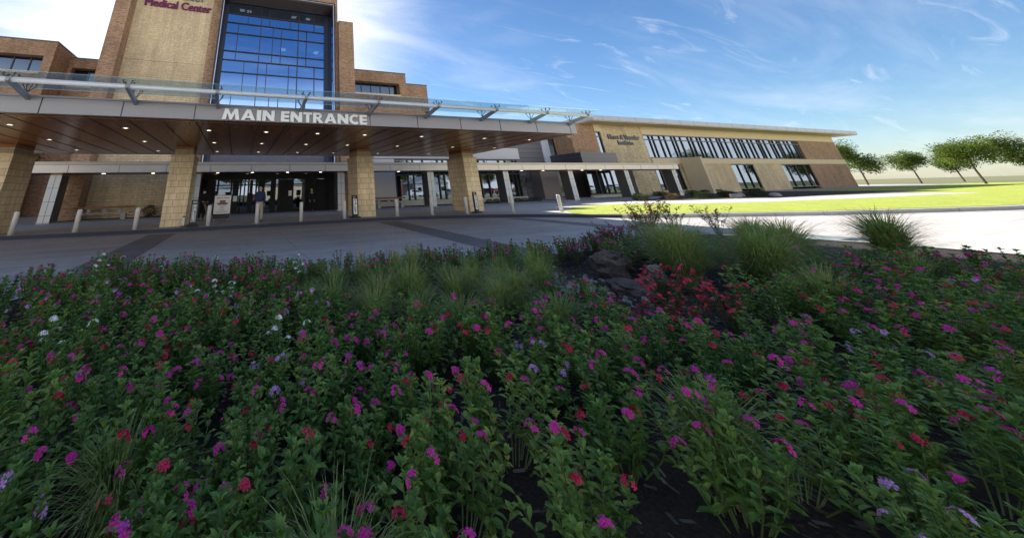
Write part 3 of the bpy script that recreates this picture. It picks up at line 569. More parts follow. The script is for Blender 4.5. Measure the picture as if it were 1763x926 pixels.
for Y, xs in ((14.1, (-7.75, -4.28, -1.36, .9, 3.13, 5.38, 8.38, 12.13, 15.15)), (17.55, (-8.1, -4.43, -1.37, .94, 3.27, 5.62, 8.73, 12.55, 15.75)), (21.3, (-8.5, -4.6, -1.43, .98, 3.42, 5.83, 9.05, 13.1))):
    for x in xs:
        b = MB(); b.lathe([(.076, 3.838), (.08, 3.822), (.115, 3.822), (.115, 3.838)], 16, (x, Y), False); d = b.build('downlight', MT['trim'], sof)
        b = MB(); b.lathe([(.075, 3.832), (.075, 3.838)], 12, (x, Y)); b.build('lamp', MT['lamp'], d)
for x in (-10.58, -2.94, 7.28, 14.98):
    b = MB(); b.box(x - .54, x + .54, 19.2, 21.1, 0, 3.32); p_ = b.build('stone_pier', MT['pier'], K)
    b = MB(); b.box(x - .57, x + .57, 19.16, 21.14, 3.322, 3.42); b.build('cap', MT['cap'], p_)
    b = MB(); b.box(x - .44, x + .44, 19.36, 20.94, 3.422, 3.7); b.build('neck', MT['neckstone'], p_)
    b = MB(); b.box(x - .43, x + .43, 19.38, 20.92, 3.702, 3.838); b.build('timber_band', MT['woodband'], p_)
arms = [-9.2, -6.33, -3.48, -.95, 1.98, 4.74, 7.35, 10.21, 13.01, 15.52]
gb = [-12.0, -9.2, -6.33, -3.48, -.95, 1.98, 4.74, 7.35, 10.21, 13.01, 15.95]
for i in range(len(gb) - 1):
    b = MB(); b.box(gb[i] + .008, gb[i + 1] - .008, 10.55, 12.35, 4.69, 4.712); b.build('glass_panel', MT['canopyglass'], K)
b = MB(); b.tube((-12, 10.85, 4.52), (15.85, 10.85, 4.50), .078, n=14); b.build('steel_tube', MT['steel'], K, True)
for x in arms:
    b = MB(); b.add([(x - .045, 11.89, 4.2), (x + .045, 11.89, 4.2), (x + .045, 11.89, 4.36), (x - .045, 11.89, 4.36), (x - .045, 10.74, 4.45), (x + .045, 10.74, 4.45), (x + .045, 10.74, 4.56), (x - .045, 10.74, 4.56)], [(0, 1, 2, 3), (5, 4, 7, 6), (0, 4, 5, 1), (1, 5, 6, 2), (2, 6, 7, 3), (3, 7, 4, 0)])
    a = b.build('bracket_arm', MT['paintsteel'], K)
    for y in (10.85, 11.75):
        b = MB(); zb = 4.56 if y < 11 else 4.4
        for sx in (-1, 1):
            for sy in (-1, 1): b.tube((x, y, zb), (x + sx * .12, y + sy * .1, 4.62), .012, n=6); b.tube((x + sx * .12, y + sy * .1, 4.6), (x + sx * .12, y + sy * .1, 4.665), .012, n=6); b.tube((x + sx * .12, y + sy * .1, 4.665), (x + sx * .12, y + sy * .1, 4.688), .03, n=10)
        b.build('spider_fitting', MT['darkmetal'], a)
LET = {'I': (.34, [[(0, 0), (.34, 0), (.34, 1), (0, 1)]]), 'N': (.96, [[(0, 0), (.27, 0), (.27, 1), (0, 1)], [(.69, 0), (.96, 0), (.96, 1), (.69, 1)], [(.27, 1), (.27, .52), (.69, 0), (.69, .48)]]),
 'M': (1.30, [[(0, 0), (.28, 0), (.38, .58), (.42, 1), (.17, 1)], [(.42, 1), (.38, .58), (.58, 0), (.65, 0), (.65, .45)], [(.65, .45), (.65, 0), (.72, 0), (.92, .58), (.88, 1)], [(1.30, 0), (1.13, 1), (.88, 1), (.92, .58), (1.02, 0)]]),
 'A': (1.10, [[(0, 0), (.30, 0), (.377, .2), (.453, .4), (.55, .70), (.55, 1), (.40, 1)], [(1.10, 0), (.70, 1), (.55, 1), (.55, .70), (.647, .4), (.723, .2), (.80, 0)], [(.377, .2), (.723, .2), (.647, .4), (.453, .4)]]),
 'E': (.68, [[(0, 0), (.27, 0), (.27, 1), (0, 1)], [(.27, 0), (.68, 0), (.68, .22), (.27, .22)], [(.27, .39), (.66, .39), (.66, .61), (.27, .61)], [(.27, .78), (.68, .78), (.68, 1), (.27, 1)]]),
 'T': (.74, [[(0, .78), (.74, .78), (.74, 1), (0, 1)], [(.235, 0), (.505, 0), (.505, .78), (.235, .78)]])}
def arc(cx_, cy_, r0, r1, a0, a1, n_, sx=1.0):
    out = []
    for q in range(n_):
        t0 = math.radians(a0 + (a1 - a0) * q / n_); t1 = math.radians(a0 + (a1 - a0) * (q + 1) / n_)
        out.append([(cx_ + r0 * sx * math.cos(t0), cy_ + r0 * math.sin(t0)), (cx_ + r1 * sx * math.cos(t0), cy_ + r1 * math.sin(t0)), (cx_ + r1 * sx * math.cos(t1), cy_ + r1 * math.sin(t1)), (cx_ + r0 * sx * math.cos(t1), cy_ + r0 * math.sin(t1))])
    return out
LET['C'] = (.86, arc(.52, .5, .27, .52, 48, 312, 20))
LET['R'] = (.86, [[(0, 0), (.27, 0), (.27, 1), (0, 1)], [(.27, .80), (.44, .80), (.44, 1), (.27, 1)], [(.27, .40), (.44, .40), (.44, .60), (.27, .60)], [(.30, .399), (.55, .0), (.88, .0), (.60, .399)]] + arc(.44, .70, .10, .30, -90, 90, 12))
es = thing('entrance_sign', 'big ivory capital letters reading MAIN ENTRANCE on the canopy edge', 'sign', (1.95, 11.85, 3.83))
wds = 'MAIN ENTRANCE'; tot = sum((LET[c][0] + .10) if c != ' ' else .42 for c in wds); scl = 5.45 / tot; hz = .385; xx = -.78
for c in wds:
    if c == ' ': xx += .42 * scl; continue
    b = MB()
    for poly in LET[c][1]:
        n_ = len(poly); pts = [(xx + px * scl, 3.832 + pz * hz) for px, pz in poly]; area = sum(pts[q][0] * pts[(q + 1) % n_][1] - pts[(q + 1) % n_][0] * pts[q][1] for q in range(n_))
        if area < 0: pts = pts[::-1]
        b.add([(x_, 11.80, z_) for x_, z_ in pts] + [(x_, 11.885, z_) for x_, z_ in pts], [tuple(range(n_)), tuple(range(n_, 2 * n_))[::-1]] + [(q, n_ + q, n_ + (q + 1) % n_, (q + 1) % n_) for q in range(n_)])
    b.build('letter', MT['letterwhite'], es); xx += (LET[c][0] + .10) * scl

# ------------------------------------------------------------------ bollards
def make_bollard():
    r = thing('bollard', 'x', 'bollard', (0, 0, 0), 'round bollards along the kerb', local=True)
    MB().lathe([(.098, .0), (.098, .88), (.092, .915), (.07, .932), (.02, .936)], 24).build('post', MT['bollard'], r, True)
    MB().lathe([(.125, .0), (.125, .012), (.1, .014)], 24).build('base_ring', MT['concreteblock'], r)
    return r
bols = [(-9.17, 19.16, 'round bollard at far left in front of the leftmost pier'), (-6.82, 19.04, 'round bollard left of the stone bench, second from the left'), (-4.42, 18.76, 'round bollard between stone bench and second pier'),
        (-1.28, 18.69, 'round bollard just left of the white poster stand'), (1.02, 18.62, 'round bollard in front of the man in navy sweater'), (3.29, 18.6, 'round bollard alone in front of the revolving door'),
        (5.73, 18.7, 'round bollard left of the middle valet sign'), (8.86, 18.5, 'round bollard just right of the third pier'), (10.93, 18.1, 'round bollard in front of silver column right of the entrance'),
        (12.96, 17.6, 'round bollard just left of the rightmost pier'), (15.31, 16.5, 'leaning-looking bollard right of the rightmost valet sign'), (17.9, 15.54, 'sunlit bollard standing at the tip of the lawn')]
B0 = make_bollard()
for i, (x, y, lb) in enumerate(bols):
    o = B0 if i == 0 else copy_tree(B0)
    o.location = (x, y, 0); o['label'] = lb.replace('leaning-looking', 'round')
sheet('kerb_apron', [(16.75, 15.9), (17.45, 14.3), (18.6, 15.1), (18.3, 16.5)], .006, MT['sidewalk2'])

# ------------------------------------------------------------------ valet signs
def valet(x, y, rz, label, boardmat, lettermat, tilt=0):
    r = thing('valet_sign', label, 'sign', (x, y, 0), 'upright valet signs', rz, local=True)
    MB().prism([(-.27, -.2), (.27, -.2), (.27, .2), (-.27, .2)], 0, .07).build('base', MT['black'], r, bevel=.02)
    b = MB(); b.box(-.17, .17, -.05, .05, .07, 1.05); b.box(-.17, -.10, -.045, .045, 1.05, 1.14); b.box(.10, .17, -.045, .045, 1.05, 1.14); b.box(-.17, .17, -.045, .045, 1.14, 1.19); b.build('frame', MT['black'], r, bevel=.012)
    MB().box(-.115, .115, -.058, -.051, .2, 1.0).build('board', boardmat, r)
    for i, ch in enumerate('VALET'):
        t_ = text('letter', ch, .165, (-.05, -.063, .86 - i * .15), lettermat, .003, .006); t_.parent = r
    return r
valet(-1.98, 18.72, .1, 'grey upright valet sign beside the second stone pier', MT['paintsteel'], MT['white'])
valet(6.42, 18.9, .15, 'white upright valet sign in front of the third pier', MT['white'], MT['black'])
valet(13.94, 17.95, .3, 'white upright valet sign in front of the rightmost pier', MT['white'], MT['black'])
r = thing('flyer_box', 'small silver box standing beside the grey valet sign', 'box', (-2.42, 18.95, 0))
MB().box(-2.47, -2.37, 18.9, 19.0, .05, .42).build('body', MT['column'], r); MB().box(-2.52, -2.32, 18.86, 19.04, 0, .045).build('base', MT['black'], r); MB().box(-2.48, -2.36, 18.89, 19.01, .422, .47).build('lid', MT['black'], r)

# ------------------------------------------------------------------ poster stand
r = thing('poster_stand', 'white information poster on a black wheeled stand', 'poster stand', (-.82, 21.6, 0), rz=.02, local=True)
b = MB(); b.box(-.47, .47, -.02, .02, .25, 1.38); b.box(-.44, .44, -.2, .2, .14, .26); b.build('frame', MT['black'], r)
MB().box(-.45, .45, -.03, -.022, .38, 1.36).build('poster', MT['white'], r)
b = MB(); b.box(-.3, .3, -.036, -.031, .90, .97); b.box(-.16, .16, -.036, -.031, .97, 1.10); b.box(-.25, .25, -.036, -.031, .86, .9); b.build('picture', metal_like('brown_photo_print', (.22, .11, .06), .6, 0, .6), r)
t_ = text('heading', 'MEDICAL CENTER', .08, (-.32, -.034, 1.2), MT['navyletter'], .002, .002, width=.64); t_.parent = r
b = MB()
for z, w in ((.79, .2), (.72, .12), (.68, .1), (.60, .16), (.56, .13), (.49, .34), (.45, .3)): b.box(-w, w, -.034, -.031, z, z + .018)
b.build('fine_print', MT['paintsteel'], r)
for sx in (-1, 1):
    for sy in (-1, 1): b = MB(); b.tube((sx * .36 - .02, sy * .14, .06), (sx * .36 + .02, sy * .14, .06), .06, n=14); b.build('wheel', MT['trim'], r)
b = MB(); b.box(-.33, .12, -.01, .01, 1.4, 1.44); b.build('top_clip', MT['white'], r)

# ------------------------------------------------------------------ benches
def bench(x, y, rz, label, L_=2.7, back=True):
    r = thing('bench', label, 'bench', (x, y, 0), None, rz, local=True)
    MB().box(-L_ / 2, L_ / 2, -.24, .24, .40, .455).build('seat', MT['concreteblock'], r, bevel=.01)
    for sx in (-1, 1): MB().box(sx * (L_ / 2 - .35) - .14, sx * (L_ / 2 - .35) + .14, -.2, .2, 0, .398).build('leg', MT['concreteblock'], r, bevel=.01)
    if back:
        MB().box(-L_ / 2 - .1, L_ / 2 + .15, .18, .3, .72, .86).build('backrest', MT['benchwood'], r, bevel=.01)
        for k in (-.9, 0, .9): MB().box(k - .1, k + .1, .25, .29, .456, .72).build('bracket', MT['concreteblock'], r)
    return r
bench(-8.75, 28.1, .03, 'stone bench with timber back rail against the left stone wall', 3.3)
bench(12.6, 27.6, 0, 'stone bench with dark timber rail right of the third pier', 2.9)

# ------------------------------------------------------------------ people
def skin(name, verts, edges, rad, mat, parent, sub=1):
    me = bpy.data.meshes.new(name); me.from_pydata(verts, edges, []); me.update(); o = bpy.data.objects.new(name, me); C.objects.link(o); o.parent = parent
    m = o.modifiers.new('skin', 'SKIN'); m.use_smooth_shade = True
    if not me.skin_vertices: 
        bpy.context.view_layer.update()
    sv = me.skin_vertices[0].data
    for i, r in enumerate(rad):
        r = r if isinstance(r, tuple) else (r, r); sv[i].radius = r
    sv[0].use_root = True
    s = o.modifiers.new('sub', 'SUBSURF'); s.levels = sub + 1; s.render_levels = sub + 1
    me.materials.append(mat); return o
def person(loc, rz, label, top, trousers, hairm, pose='stand', mask=None, h=1.75, lean=0.0):
    r = thing('person', label, 'person', loc, None, rz, local=True); k = h / 1.75
    # facing -Y locally
    if pose == 'stand': LA = [(.20, 0, 1.42), (.25, .02, 1.12), (.22, -.10, .88), (.21, -.14, .80)]; RA = [(-.20, 0, 1.42), (-.25, .02, 1.12), (-.22, -.10, .88), (-.21, -.14, .80)]
    else: LA = [(.20, -.02, 1.40), (.25, -.08, 1.14), (.16, -.36, 1.05), (.10, -.44, 1.03)]; RA = [(-.20, -.02, 1.40), (-.25, -.08, 1.14), (-.16, -.36, 1.05), (-.10, -.44, 1.03)]
    LL = [(.09, 0, .90), (.11, -.02, .50), (.12, .03, .09), (.13, -.10, .04)]; RL = [(-.09, 0, .90), (-.12, .0, .50), (-.13, .06, .09), (-.14, -.07, .04)]
    V = [(0, 0, .95), (0, 0, 1.15), (0, .0, 1.38), (0, -.01, 1.50), (0, -.02, 1.56), (0, -.025, 1.63), (0, -.015, 1.70)]
    R = [(.135, .09), (.13, .09), (.14, .09), .05, .062, .08, .07]; Ed = [(i, i + 1) for i in range(6)]
    for chain, rr in ((LA, (.06, .048, .038, .033)), (RA, (.06, .048, .038, .033)), (LL, (.09, .065, .042, .04)), (RL, (.09, .065, .042, .04))):
        s0 = len(V); V += chain; R += list(rr); Ed += [(2 if chain in (LA, RA) else 0, s0)] + [(s0 + i, s0 + i + 1) for i in range(3)]
    V = [(x * k, y * k + (z - .9) * lean * (z > .9), z * k) for x, y, z in V]
    skin('body', V, Ed, [tuple(q * k for q in (a if isinstance(a, tuple) else (a, a))) for a in R], MT['skin'], r)
    def piece(name, idx, edges, rr, mat, grow):
        vs = [V[i] for i in idx]; return skin(name, vs, edges, [tuple((q * k + grow) for q in (a if isinstance(a, tuple) else (a, a))) for a in rr], mat, r)
    shirt = piece('shirt', [1, 0, 2, 3, 7, 8, 9, 11, 12, 13], [(0, 1), (0, 2), (2, 3), (2, 4), (4, 5), (5, 6), (2, 7), (7, 8), (8, 9)], [(.16, .12), (.165, .12), (.18, .12), (.07, .07), .075, .06, .048, .075, .06, .048], top, .012)
    piece('trousers', [0, 15, 16, 17, 19, 20, 21], [(0, 1), (1, 2), (2, 3), (0, 4), (4, 5), (5, 6)], [(.15, .115), .10, .08, .062, .10, .08, .062], trousers, .01)
    for i in (17, 21):
        a = Vector(V[i]); b = MB(); b.add([(a.x - .05, a.y + .07, 0), (a.x + .05, a.y + .07, 0), (a.x + .05, a.y - .2, 0), (a.x - .05, a.y - .2, 0), (a.x - .045, a.y + .06, .10), (a.x + .045, a.y + .06, .10), (a.x + .04, a.y - .18, .05), (a.x - .04, a.y - .18, .05)], [(0, 3, 2, 1), (4, 5, 6, 7), (0, 1, 5, 4), (1, 2, 6, 5), (2, 3, 7, 6), (3, 0, 4, 7)]); b.build('shoe', MT['black'], r, bevel=.015)
    hx, hy, hz = V[5]
    b = MB(); prof = [(.09, -.01), (.098, .03), (.092, .07), (.07, .105), (.03, .125), (.0, .13)]; b.lathe(prof[:-1] + [(.005, .13)], 16); b.v = [(x + hx, y * 1.1 + hy + .022, z + hz) for x, y, z in b.v]; b.build('hair', hairm, r, True)
    b = MB(); b.tube((hx, hy - .085, hz - .02), (hx, hy - .105, hz - .03), .016, .01, 8); b.build('nose', MT['skin'], r, True)
    for sx in (-1, 1): b = MB(); b.tube((hx + sx * .03, hy - .076, hz + .005), (hx + sx * .03, hy - .086, hz + .005), .010, .008, 8); b.build('eye', MT['black'], r, True); b = MB(); b.tube((hx + sx * .078, hy, hz), (hx + sx * .093, hy + .01, hz), .026, .018, 8); b.build('ear', MT['skin'], r, True)
    if mask: b = MB(); b.box(hx - .06, hx + .06, hy - .112, hy - .05, hz - .085, hz - .015); b.build('face_mask', mask, r, bevel=.02)
    # hands with five fingers
    for i, s in ((10, 1), (14, -1)):
        a = Vector(V[i]); d = (a - Vector(V[i - 1])).normalized(); u = Vector((1, 0, 0)) - d * d.x; u.normalize(); w = d.cross(u)
        b = MB(); b.tube(a - d * .02, a + d * .05, .035, .04, 8)
        for q in range(4): p = a + d * .05 + u * (q - 1.5) * .02; b.tube(p, p + d * .035 + w * .005, .009, .008, 6); b.tube(p + d * .035 + w * .005, p + d * (.06 - abs(q - 1.2) * .006) + w * .02, .008, .006, 6)
        p = a + d * .01 - u * s * .035; b.tube(p, p + d * .04 - u * s * .02, .011, .008, 6)
        b.build('hand', MT['skin'], r, True)
    return r
person((1.2, 20.0, 0), PI * .93, 'grey-haired man in navy sweater and khaki trousers facing the revolving door', MT['navy'], MT['khaki'], MT['hair'], h=1.78)
person((-2.0, 22.9, 0), .45, 'masked attendant in black uniform behind a small folding stand', MT['blackcloth'], MT['blackcloth'], MT['darkhair'], 'work', MT['skin'] and MT['white'], h=1.74)
person((5.75, 27.9, 0), .2, 'person in dark clothes and pale blue mask standing in the doorway', MT['blackcloth'], MT['blackcloth'], MT['yellowcloth'], mask=MT['maskblue'], h=1.7)
r = thing('folding_stand', 'small folding tray stand with crossed pale legs by the attendant', 'stand', (-1.62, 22.1, 0), rz=.3, local=True)
MB().box(-.3, .3, -.2, .2, .92, .95).build('tray', MT['black'], r)
for sy in (-.17, .17):
    for a, c in ((-.22, .22), (.22, -.22)): b = MB(); b.tube((a, sy + a * .05, 0), (c, sy + a * .05, .92), .018, n=8); b.build('leg', MT['khaki'], r)

# ------------------------------------------------------------------ accessible parking sign
r = thing('parking_sign', 'small blue and white accessible parking sign on thin post', 'sign', (50.6, 27, 0))
b = MB(); b.tube((50.6, 27, 0), (50.6, 27, 2.9), .035, n=8); b.build('post', MT['column'], r)
MB().box(50.36, 50.84, 26.93, 26.96, 2.25, 3.0).build('plate', MT['white'], r)
b = MB(); b.box(50.42, 50.78, 26.915, 26.928, 2.5, 2.93); b.build('symbol_panel', metal_like('sign_blue', (.03, .12, .45), .4), r)
b = MB(); b.tube((50.58, 26.91, 2.84), (50.58, 26.905, 2.84), .035, n=10); b.box(50.56, 50.6, 26.905, 26.914, 2.66, 2.8); b.box(50.6, 50.68, 26.905, 26.914, 2.66, 2.69); b.build('wheelchair_symbol', MT['white'], r)

# ------------------------------------------------------------------ plants
def leaf_quad(b, p, d, up, L_, w, fold=.25):
    d = d.normalized(); s = d.cross(up); s = s.normalized() if s.length > 1e-4 else d.orthogonal().normalized(); n = s.cross(d)
    m1 = p + d * L_ * .35; m2 = p + d * L_ * .72 - n * L_ * .04; tip = p + d * L_ - n * L_ * .16
    b.add([p, m1 + s * w * .5 + n * w * fold, m1 - s * w * .5 + n * w * fold, m1, m2 + s * w * .42 + n * w * fold * .6, m2 - s * w * .42 + n * w * fold * .6, m2, tip],
          [(0, 3, 1), (0, 2, 3), (3, 6, 4, 1), (3, 2, 5, 6), (6, 7, 4), (6, 5, 7)])
def blossom(b, c, n_, R, rnd, petals=5):
    n_ = n_.normalized(); u = n_.orthogonal().normalized(); w = n_.cross(u); a0 = rnd.random() * 6
    for k in range(petals):
        a = a0 + 2 * PI * k / petals; d = u * math.cos(a) + w * math.sin(a); s = n_.cross(d); up = n_ * R * .12
        b.add([c, c + d * R * .5 + s * R * .26 + up, c + d * R + s * R * .34 + up * .4, c + d * R * 1.06 - s * R * .05, c + d * R * .92 - s * R * .38 + up * .3, c + d * R * .45 - s * R * .26 + up], [(0, 1, 2, 3), (0, 3, 4, 5)])
def flower_plant(seed, nst, H0, spread, colour, nfl, second=None):
    rnd = random.Random(seed); b = MB(); f = MB(); st = MB()
    for i in range(nst):
        a = rnd.random() * 2 * PI; rr = math.sqrt(rnd.random()) * spread; base = Vector((math.cos(a) * rr * .35, math.sin(a) * rr * .35, 0)); H = H0 * rnd.uniform(.6, 1.05) * (1 - .3 * (rr / spread) ** 2)
        top = Vector((math.cos(a) * rr, math.sin(a) * rr, H)); mid = (base + top) / 2 + Vector((math.cos(a), math.sin(a), 0)) * .02
        st.tube(base, mid, .004, .0035, 4, False); st.tube(mid, top, .0035, .002, 4, False)
        nl = int(H / .03); ph = rnd.random() * 6
        for k in range(nl):
            t = (k + 1) / nl
            if t < .25: continue
            p = base.lerp(mid, t * 2) if t < .5 else mid.lerp(top, t * 2 - 1)
            for q in (0, 1):
                an = ph + k * PI / 2 + q * PI + rnd.uniform(-.4, .4); el = rnd.uniform(-.15, .55) + t * .35
                d = Vector((math.cos(an) * math.cos(el), math.sin(an) * math.cos(el), math.sin(el)))
                leaf_quad(b, p, d, Vector((0, 0, 1)), rnd.uniform(.05, .085) * (1.15 - .45 * t), rnd.uniform(.024, .036) * (1.1 - .3 * t))
        for q in range(5):
            an = rnd.random() * 6.3; d = Vector((math.cos(an) * .6, math.sin(an) * .6, .9)); leaf_quad(b, top, d, Vector((0, 0, 1)), .042, .018)
        if i < nfl:
            f.mat(0 if second is None or rnd.random() < .7 else 1)
            hd = rnd.uniform(.018, .034)
            for q in range(rnd.randint(4, 9)): v_ = Vector((rnd.gauss(0, 1), rnd.gauss(-.3, 1), abs(rnd.gauss(.7, .6)))).normalized(); blossom(f, top + Vector((0, 0, .012)) + v_ * hd, v_ + Vector((0, 0, .3)), rnd.uniform(.011, .016), rnd)
    r = thing('flowering_plant', 'x', 'plant', (0, 0, 0), local=True)
    st.build('stems', MT['stemgreen'], r); b.build('leaves', MT['leaf'], r); f.build('blossoms', [MT[colour], MT[second or colour]], r)
    return r
def grass_clump(seed, nb, H0, spread, name='ornamental_grass', mat='grass', wid=.0045, plume=0):
    rnd = random.Random(seed); b = MB()
    for i in range(nb):
        a = rnd.random() * 2 * PI; r0 = rnd.random() * .09; out = rnd.uniform(.15, 1) ** 1.1 * spread; H = H0 * rnd.uniform(.45, 1.05); p0 = Vector((math.cos(a) * r0, math.sin(a) * r0, 0)); a2 = a + rnd.uniform(-.7, .7); dd = Vector((math.cos(a2), math.sin(a2), 0)); s = Vector((-dd.y, dd.x, 0))
        s = (s + dd * rnd.uniform(-.5, .5)).normalized(); pts = []; w0 = wid * rnd.uniform(.6, 1.2); droop = rnd.uniform(.0, .45) * H
        for k in range(7):
            t = k / 6; p = p0 + dd * out * t ** 1.7 + Vector((0, 0, H * (1 - (1 - t) ** 1.5) - droop * t ** 3)); w = w0 * (1 - t) ** .6 + .0006; pts += [p + s * w, p - s * w]
        b.mat(1 if rnd.random() < .09 else 0).add(pts, [(2 * k, 2 * k + 1, 2 * k + 3, 2 * k + 2) for k in range(6)])
    r = thing(name, 'x', 'grass', (0, 0, 0), local=True); b.build('blades', [MT[mat], MT['drygrass']], r)
    if plume:
        q = MB()
        for i in range(plume):
            a = rnd.random() * 6.3; h = H0 * rnd.uniform(.9, 1.35); d = Vector((math.cos(a), math.sin(a), 0)) * rnd.uniform(.02, .25); q.tube((0, 0, 0), d + Vector((0, 0, h)), .0022, .001, 4, False)
            for k in range(10): z = h * (.75 + k * .026); p = d * (z / h) + Vector((0, 0, z)); e = Vector((rnd.uniform(-1, 1), rnd.uniform(-1, 1), .8)) * .03; q.tube(p, p + e, .0012, .0008, 3, False)
        q.build('seed_heads', MT['tan'], r)
    return r
def rose_plant(seed, H0, spread, nst, colour, leaf='leaf2', cat='shrub', nm='rose_bush', fl=.5, lw=1.0):
    rnd = random.Random(seed); b = MB(); f = MB(); st = MB()
    for i in range(nst):
        a = rnd.random() * 6.3; H = H0 * rnd.uniform(.55, 1.05); d = Vector((math.cos(a), math.sin(a), 0)) * rnd.uniform(.2, 1) * spread; P = [Vector((0, 0, 0)), d * .35 + Vector((0, 0, H * .45)), d * .8 + Vector((0, 0, H * .85)), d + Vector((rnd.uniform(-.05, .05), 0, H))]
        for k in range(3): st.tube(P[k], P[k + 1], .006 - .0015 * k, .005 - .0015 * k, 5, False)
        tips = [P[3]]
        for q in range(5):
            t = rnd.uniform(.35, .95); k = 1 if t < .6 else 2; p = P[k].lerp(P[k + 1], rnd.random()); e = p + Vector((rnd.uniform(-1, 1), rnd.uniform(-1, 1), rnd.uniform(.2, 1))) * .16 * H0; st.tube(p, e, .003, .0015, 4, False); tips.append(e)
            for j in range(5): pp = p.lerp(e, (j + 1) / 5); dd = Vector((rnd.uniform(-1, 1), rnd.uniform(-1, 1), rnd.uniform(-.2, .6))); leaf_quad(b, pp, dd, Vector((0, 0, 1)), .042 * lw, .024 * lw)
        for j in range(16): k = rnd.choice((0, 1, 1, 2, 2)); pp = P[k].lerp(P[k + 1], rnd.random()); dd = Vector((rnd.uniform(-1, 1), rnd.uniform(-1, 1), rnd.uniform(-.2, .6))); leaf_quad(b, pp, dd, Vector((0, 0, 1)), .045 * lw, .026 * lw)
        for e in tips:
            if rnd.random() < fl:
                for q in range(3): blossom(f, e + Vector((rnd.uniform(-.02, .02), rnd.uniform(-.02, .02), rnd.uniform(0, .03))), Vector((rnd.uniform(-.7, .7), rnd.uniform(-.9, .4), 1)), .022, rnd, 6)
    r = thing(nm, 'x', cat, (0, 0, 0), local=True); st.build('stems', MT['stemgreen'], r); b.build('leaves', MT[leaf], r)
    if f.v: f.build('blossoms', MT[colour], r)
    return r
def rock(seed, sx, sy, sz, mat, name='boulder', label='x', loc=(0, 0, 0), rz=0, cat='rock', group=None, strata=True, sub=3):
    import bmesh
    from mathutils import noise as N
    bm = bmesh.new(); bmesh.ops.create_icosphere(bm, subdivisions=sub + 1, radius=1)
    for v in bm.verts:
        p = v.co.copy(); q = Vector((abs(p.x) ** .7 * math.copysign(1, p.x), abs(p.y) ** .7 * math.copysign(1, p.y), abs(p.z) ** .7 * math.copysign(1, p.z)))
        n1 = N.noise(p * 1.3 + Vector((seed, 0, 0))) * .35 + N.noise(p * 3.1 + Vector((seed, 5, 0))) * .16 + N.noise(p * 8 + Vector((seed, 5, 9))) * .05
        if strata: n1 += .06 * math.copysign(abs(math.sin(q.z * 7 + N.noise(p * 2) * 3)) ** .4, math.sin(q.z * 7 + N.noise(p * 2) * 3))
        q = q * (1 + n1); v.co = Vector((q.x * sx, q.y * sy, q.z * sz + sz * .55))
    me = bpy.data.meshes.new(name); bm.to_mesh(me); bm.free(); me.materials.append(MT[mat]); me.polygons.foreach_set('use_smooth', [sub > 1 and not strata] * len(me.polygons))
    o = bpy.data.objects.new(name, me); C.objects.link(o); o.location = loc; o.rotation_euler.z = rz; return tag(o, label, cat, group)

# the planting island: mounded soil
bed_edge = [(-3.55, .2), (-3.7, 2.5), (-3.75, 4.5), (-3.55, 6.0), (-3.0, 7.1), (-2.2, 7.45), (-1, 7.4), (.6, 6.95), (2.2, 6.6), (4, 6.35), (6, 6.15), (8, 6.3), (9.8, 6.9), (11.2, 7.25), (12.6, 6.9), (13.6, 5.8), (14, 4), (13.8, 1.5), (13, -1), (10, -3), (4, -3.8), (-1, -3.2), (-3, -1.6)]
cx, cy = 4.5, 2.0
rings = 14; b = MB(); vs = []; m_ = len(bed_edge)
def bedz(x, y):
    # height of the mound: 0 at the edge, rising to about .06 inside
    return 0.02 + .05 * math.sin(x * 1.7 + 1) * math.cos(y * 1.3) * .6 + .012 * math.sin(x * 9) * math.sin(y * 8)
for k in range(rings + 1):
    t = k / rings
    for (x, y) in bed_edge:
        px_ = cx + (x - cx) * (1 - t * .999); py_ = cy + (y - cy) * (1 - t * .999); vs.append((px_, py_, bedz(px_, py_) * min(1, t * 5) - .02 * (k == 0)))
b.add(vs, [(k * m_ + i, k * m_ + (i + 1) % m_, (k + 1) * m_ + (i + 1) % m_, (k + 1) * m_ + i) for k in range(rings) for i in range(m_)])
tag(b.build('planting_bed', MT['mulch'], None, True), kind='structure')
e0 = bed_edge; b = MB(); kk = offs(bed_edge + bed_edge[:1], -.0)[:m_]
for i in range(m_):
    a = Vector(bed_edge[i]); c = Vector(bed_edge[(i + 1) % m_]); ca = (a - Vector((cx, cy))).normalized() * .16; cc = (c - Vector((cx, cy))).normalized() * .16
    b.add([(a.x, a.y, .0), (c.x, c.y, .0), (c.x + cc.x, c.y + cc.y, .0), (a.x + ca.x, a.y + ca.y, .0), (a.x + ca.x, a.y + ca.y, -.15), (c.x + cc.x, c.y + cc.y, -.15)], [(0, 1, 2, 3), (3, 2, 5, 4)])
tag(b.build('bed_kerb', MT['gutter']), kind='structure')
def inside(x, y, margin=.0):
    c = False; j = m_ - 1
    for i in range(m_):
        xi, yi = bed_edge[i]; xj, yj = bed_edge[j]
        if (yi > y) != (yj > y) and x < (xj - xi) * (y - yi) / (yj - yi) + xi: c = not c
        j = i
    if margin:
        f = 1 + margin / max(.5, math.hypot(x - cx, y - cy)); return c and inside(cx + (x - cx) * f, cy + (y - cy) * f)
    return c
def pix(x, y, z):
    d = Vector((x, y, z - EYE)); w = -d.dot(BCK)
    return (600 + 550.4 * d.dot(RGT) / w, 114.24 - 550.4 * d.dot(UPV) / w) if w > .05 else (-999, -999)
fl_lab = {'m': ('flowering plant with magenta blossoms in the planting bed', 'magenta flowering plants'), 'r': ('flowering plant with crimson blossoms in the planting bed', 'crimson flowering plants'), 'w': ('flowering plant with small white blossoms in the planting bed', 'white flowering plants'), 'l': ('flowering plant with lilac blossoms in the planting bed', 'lilac flowering plants')}
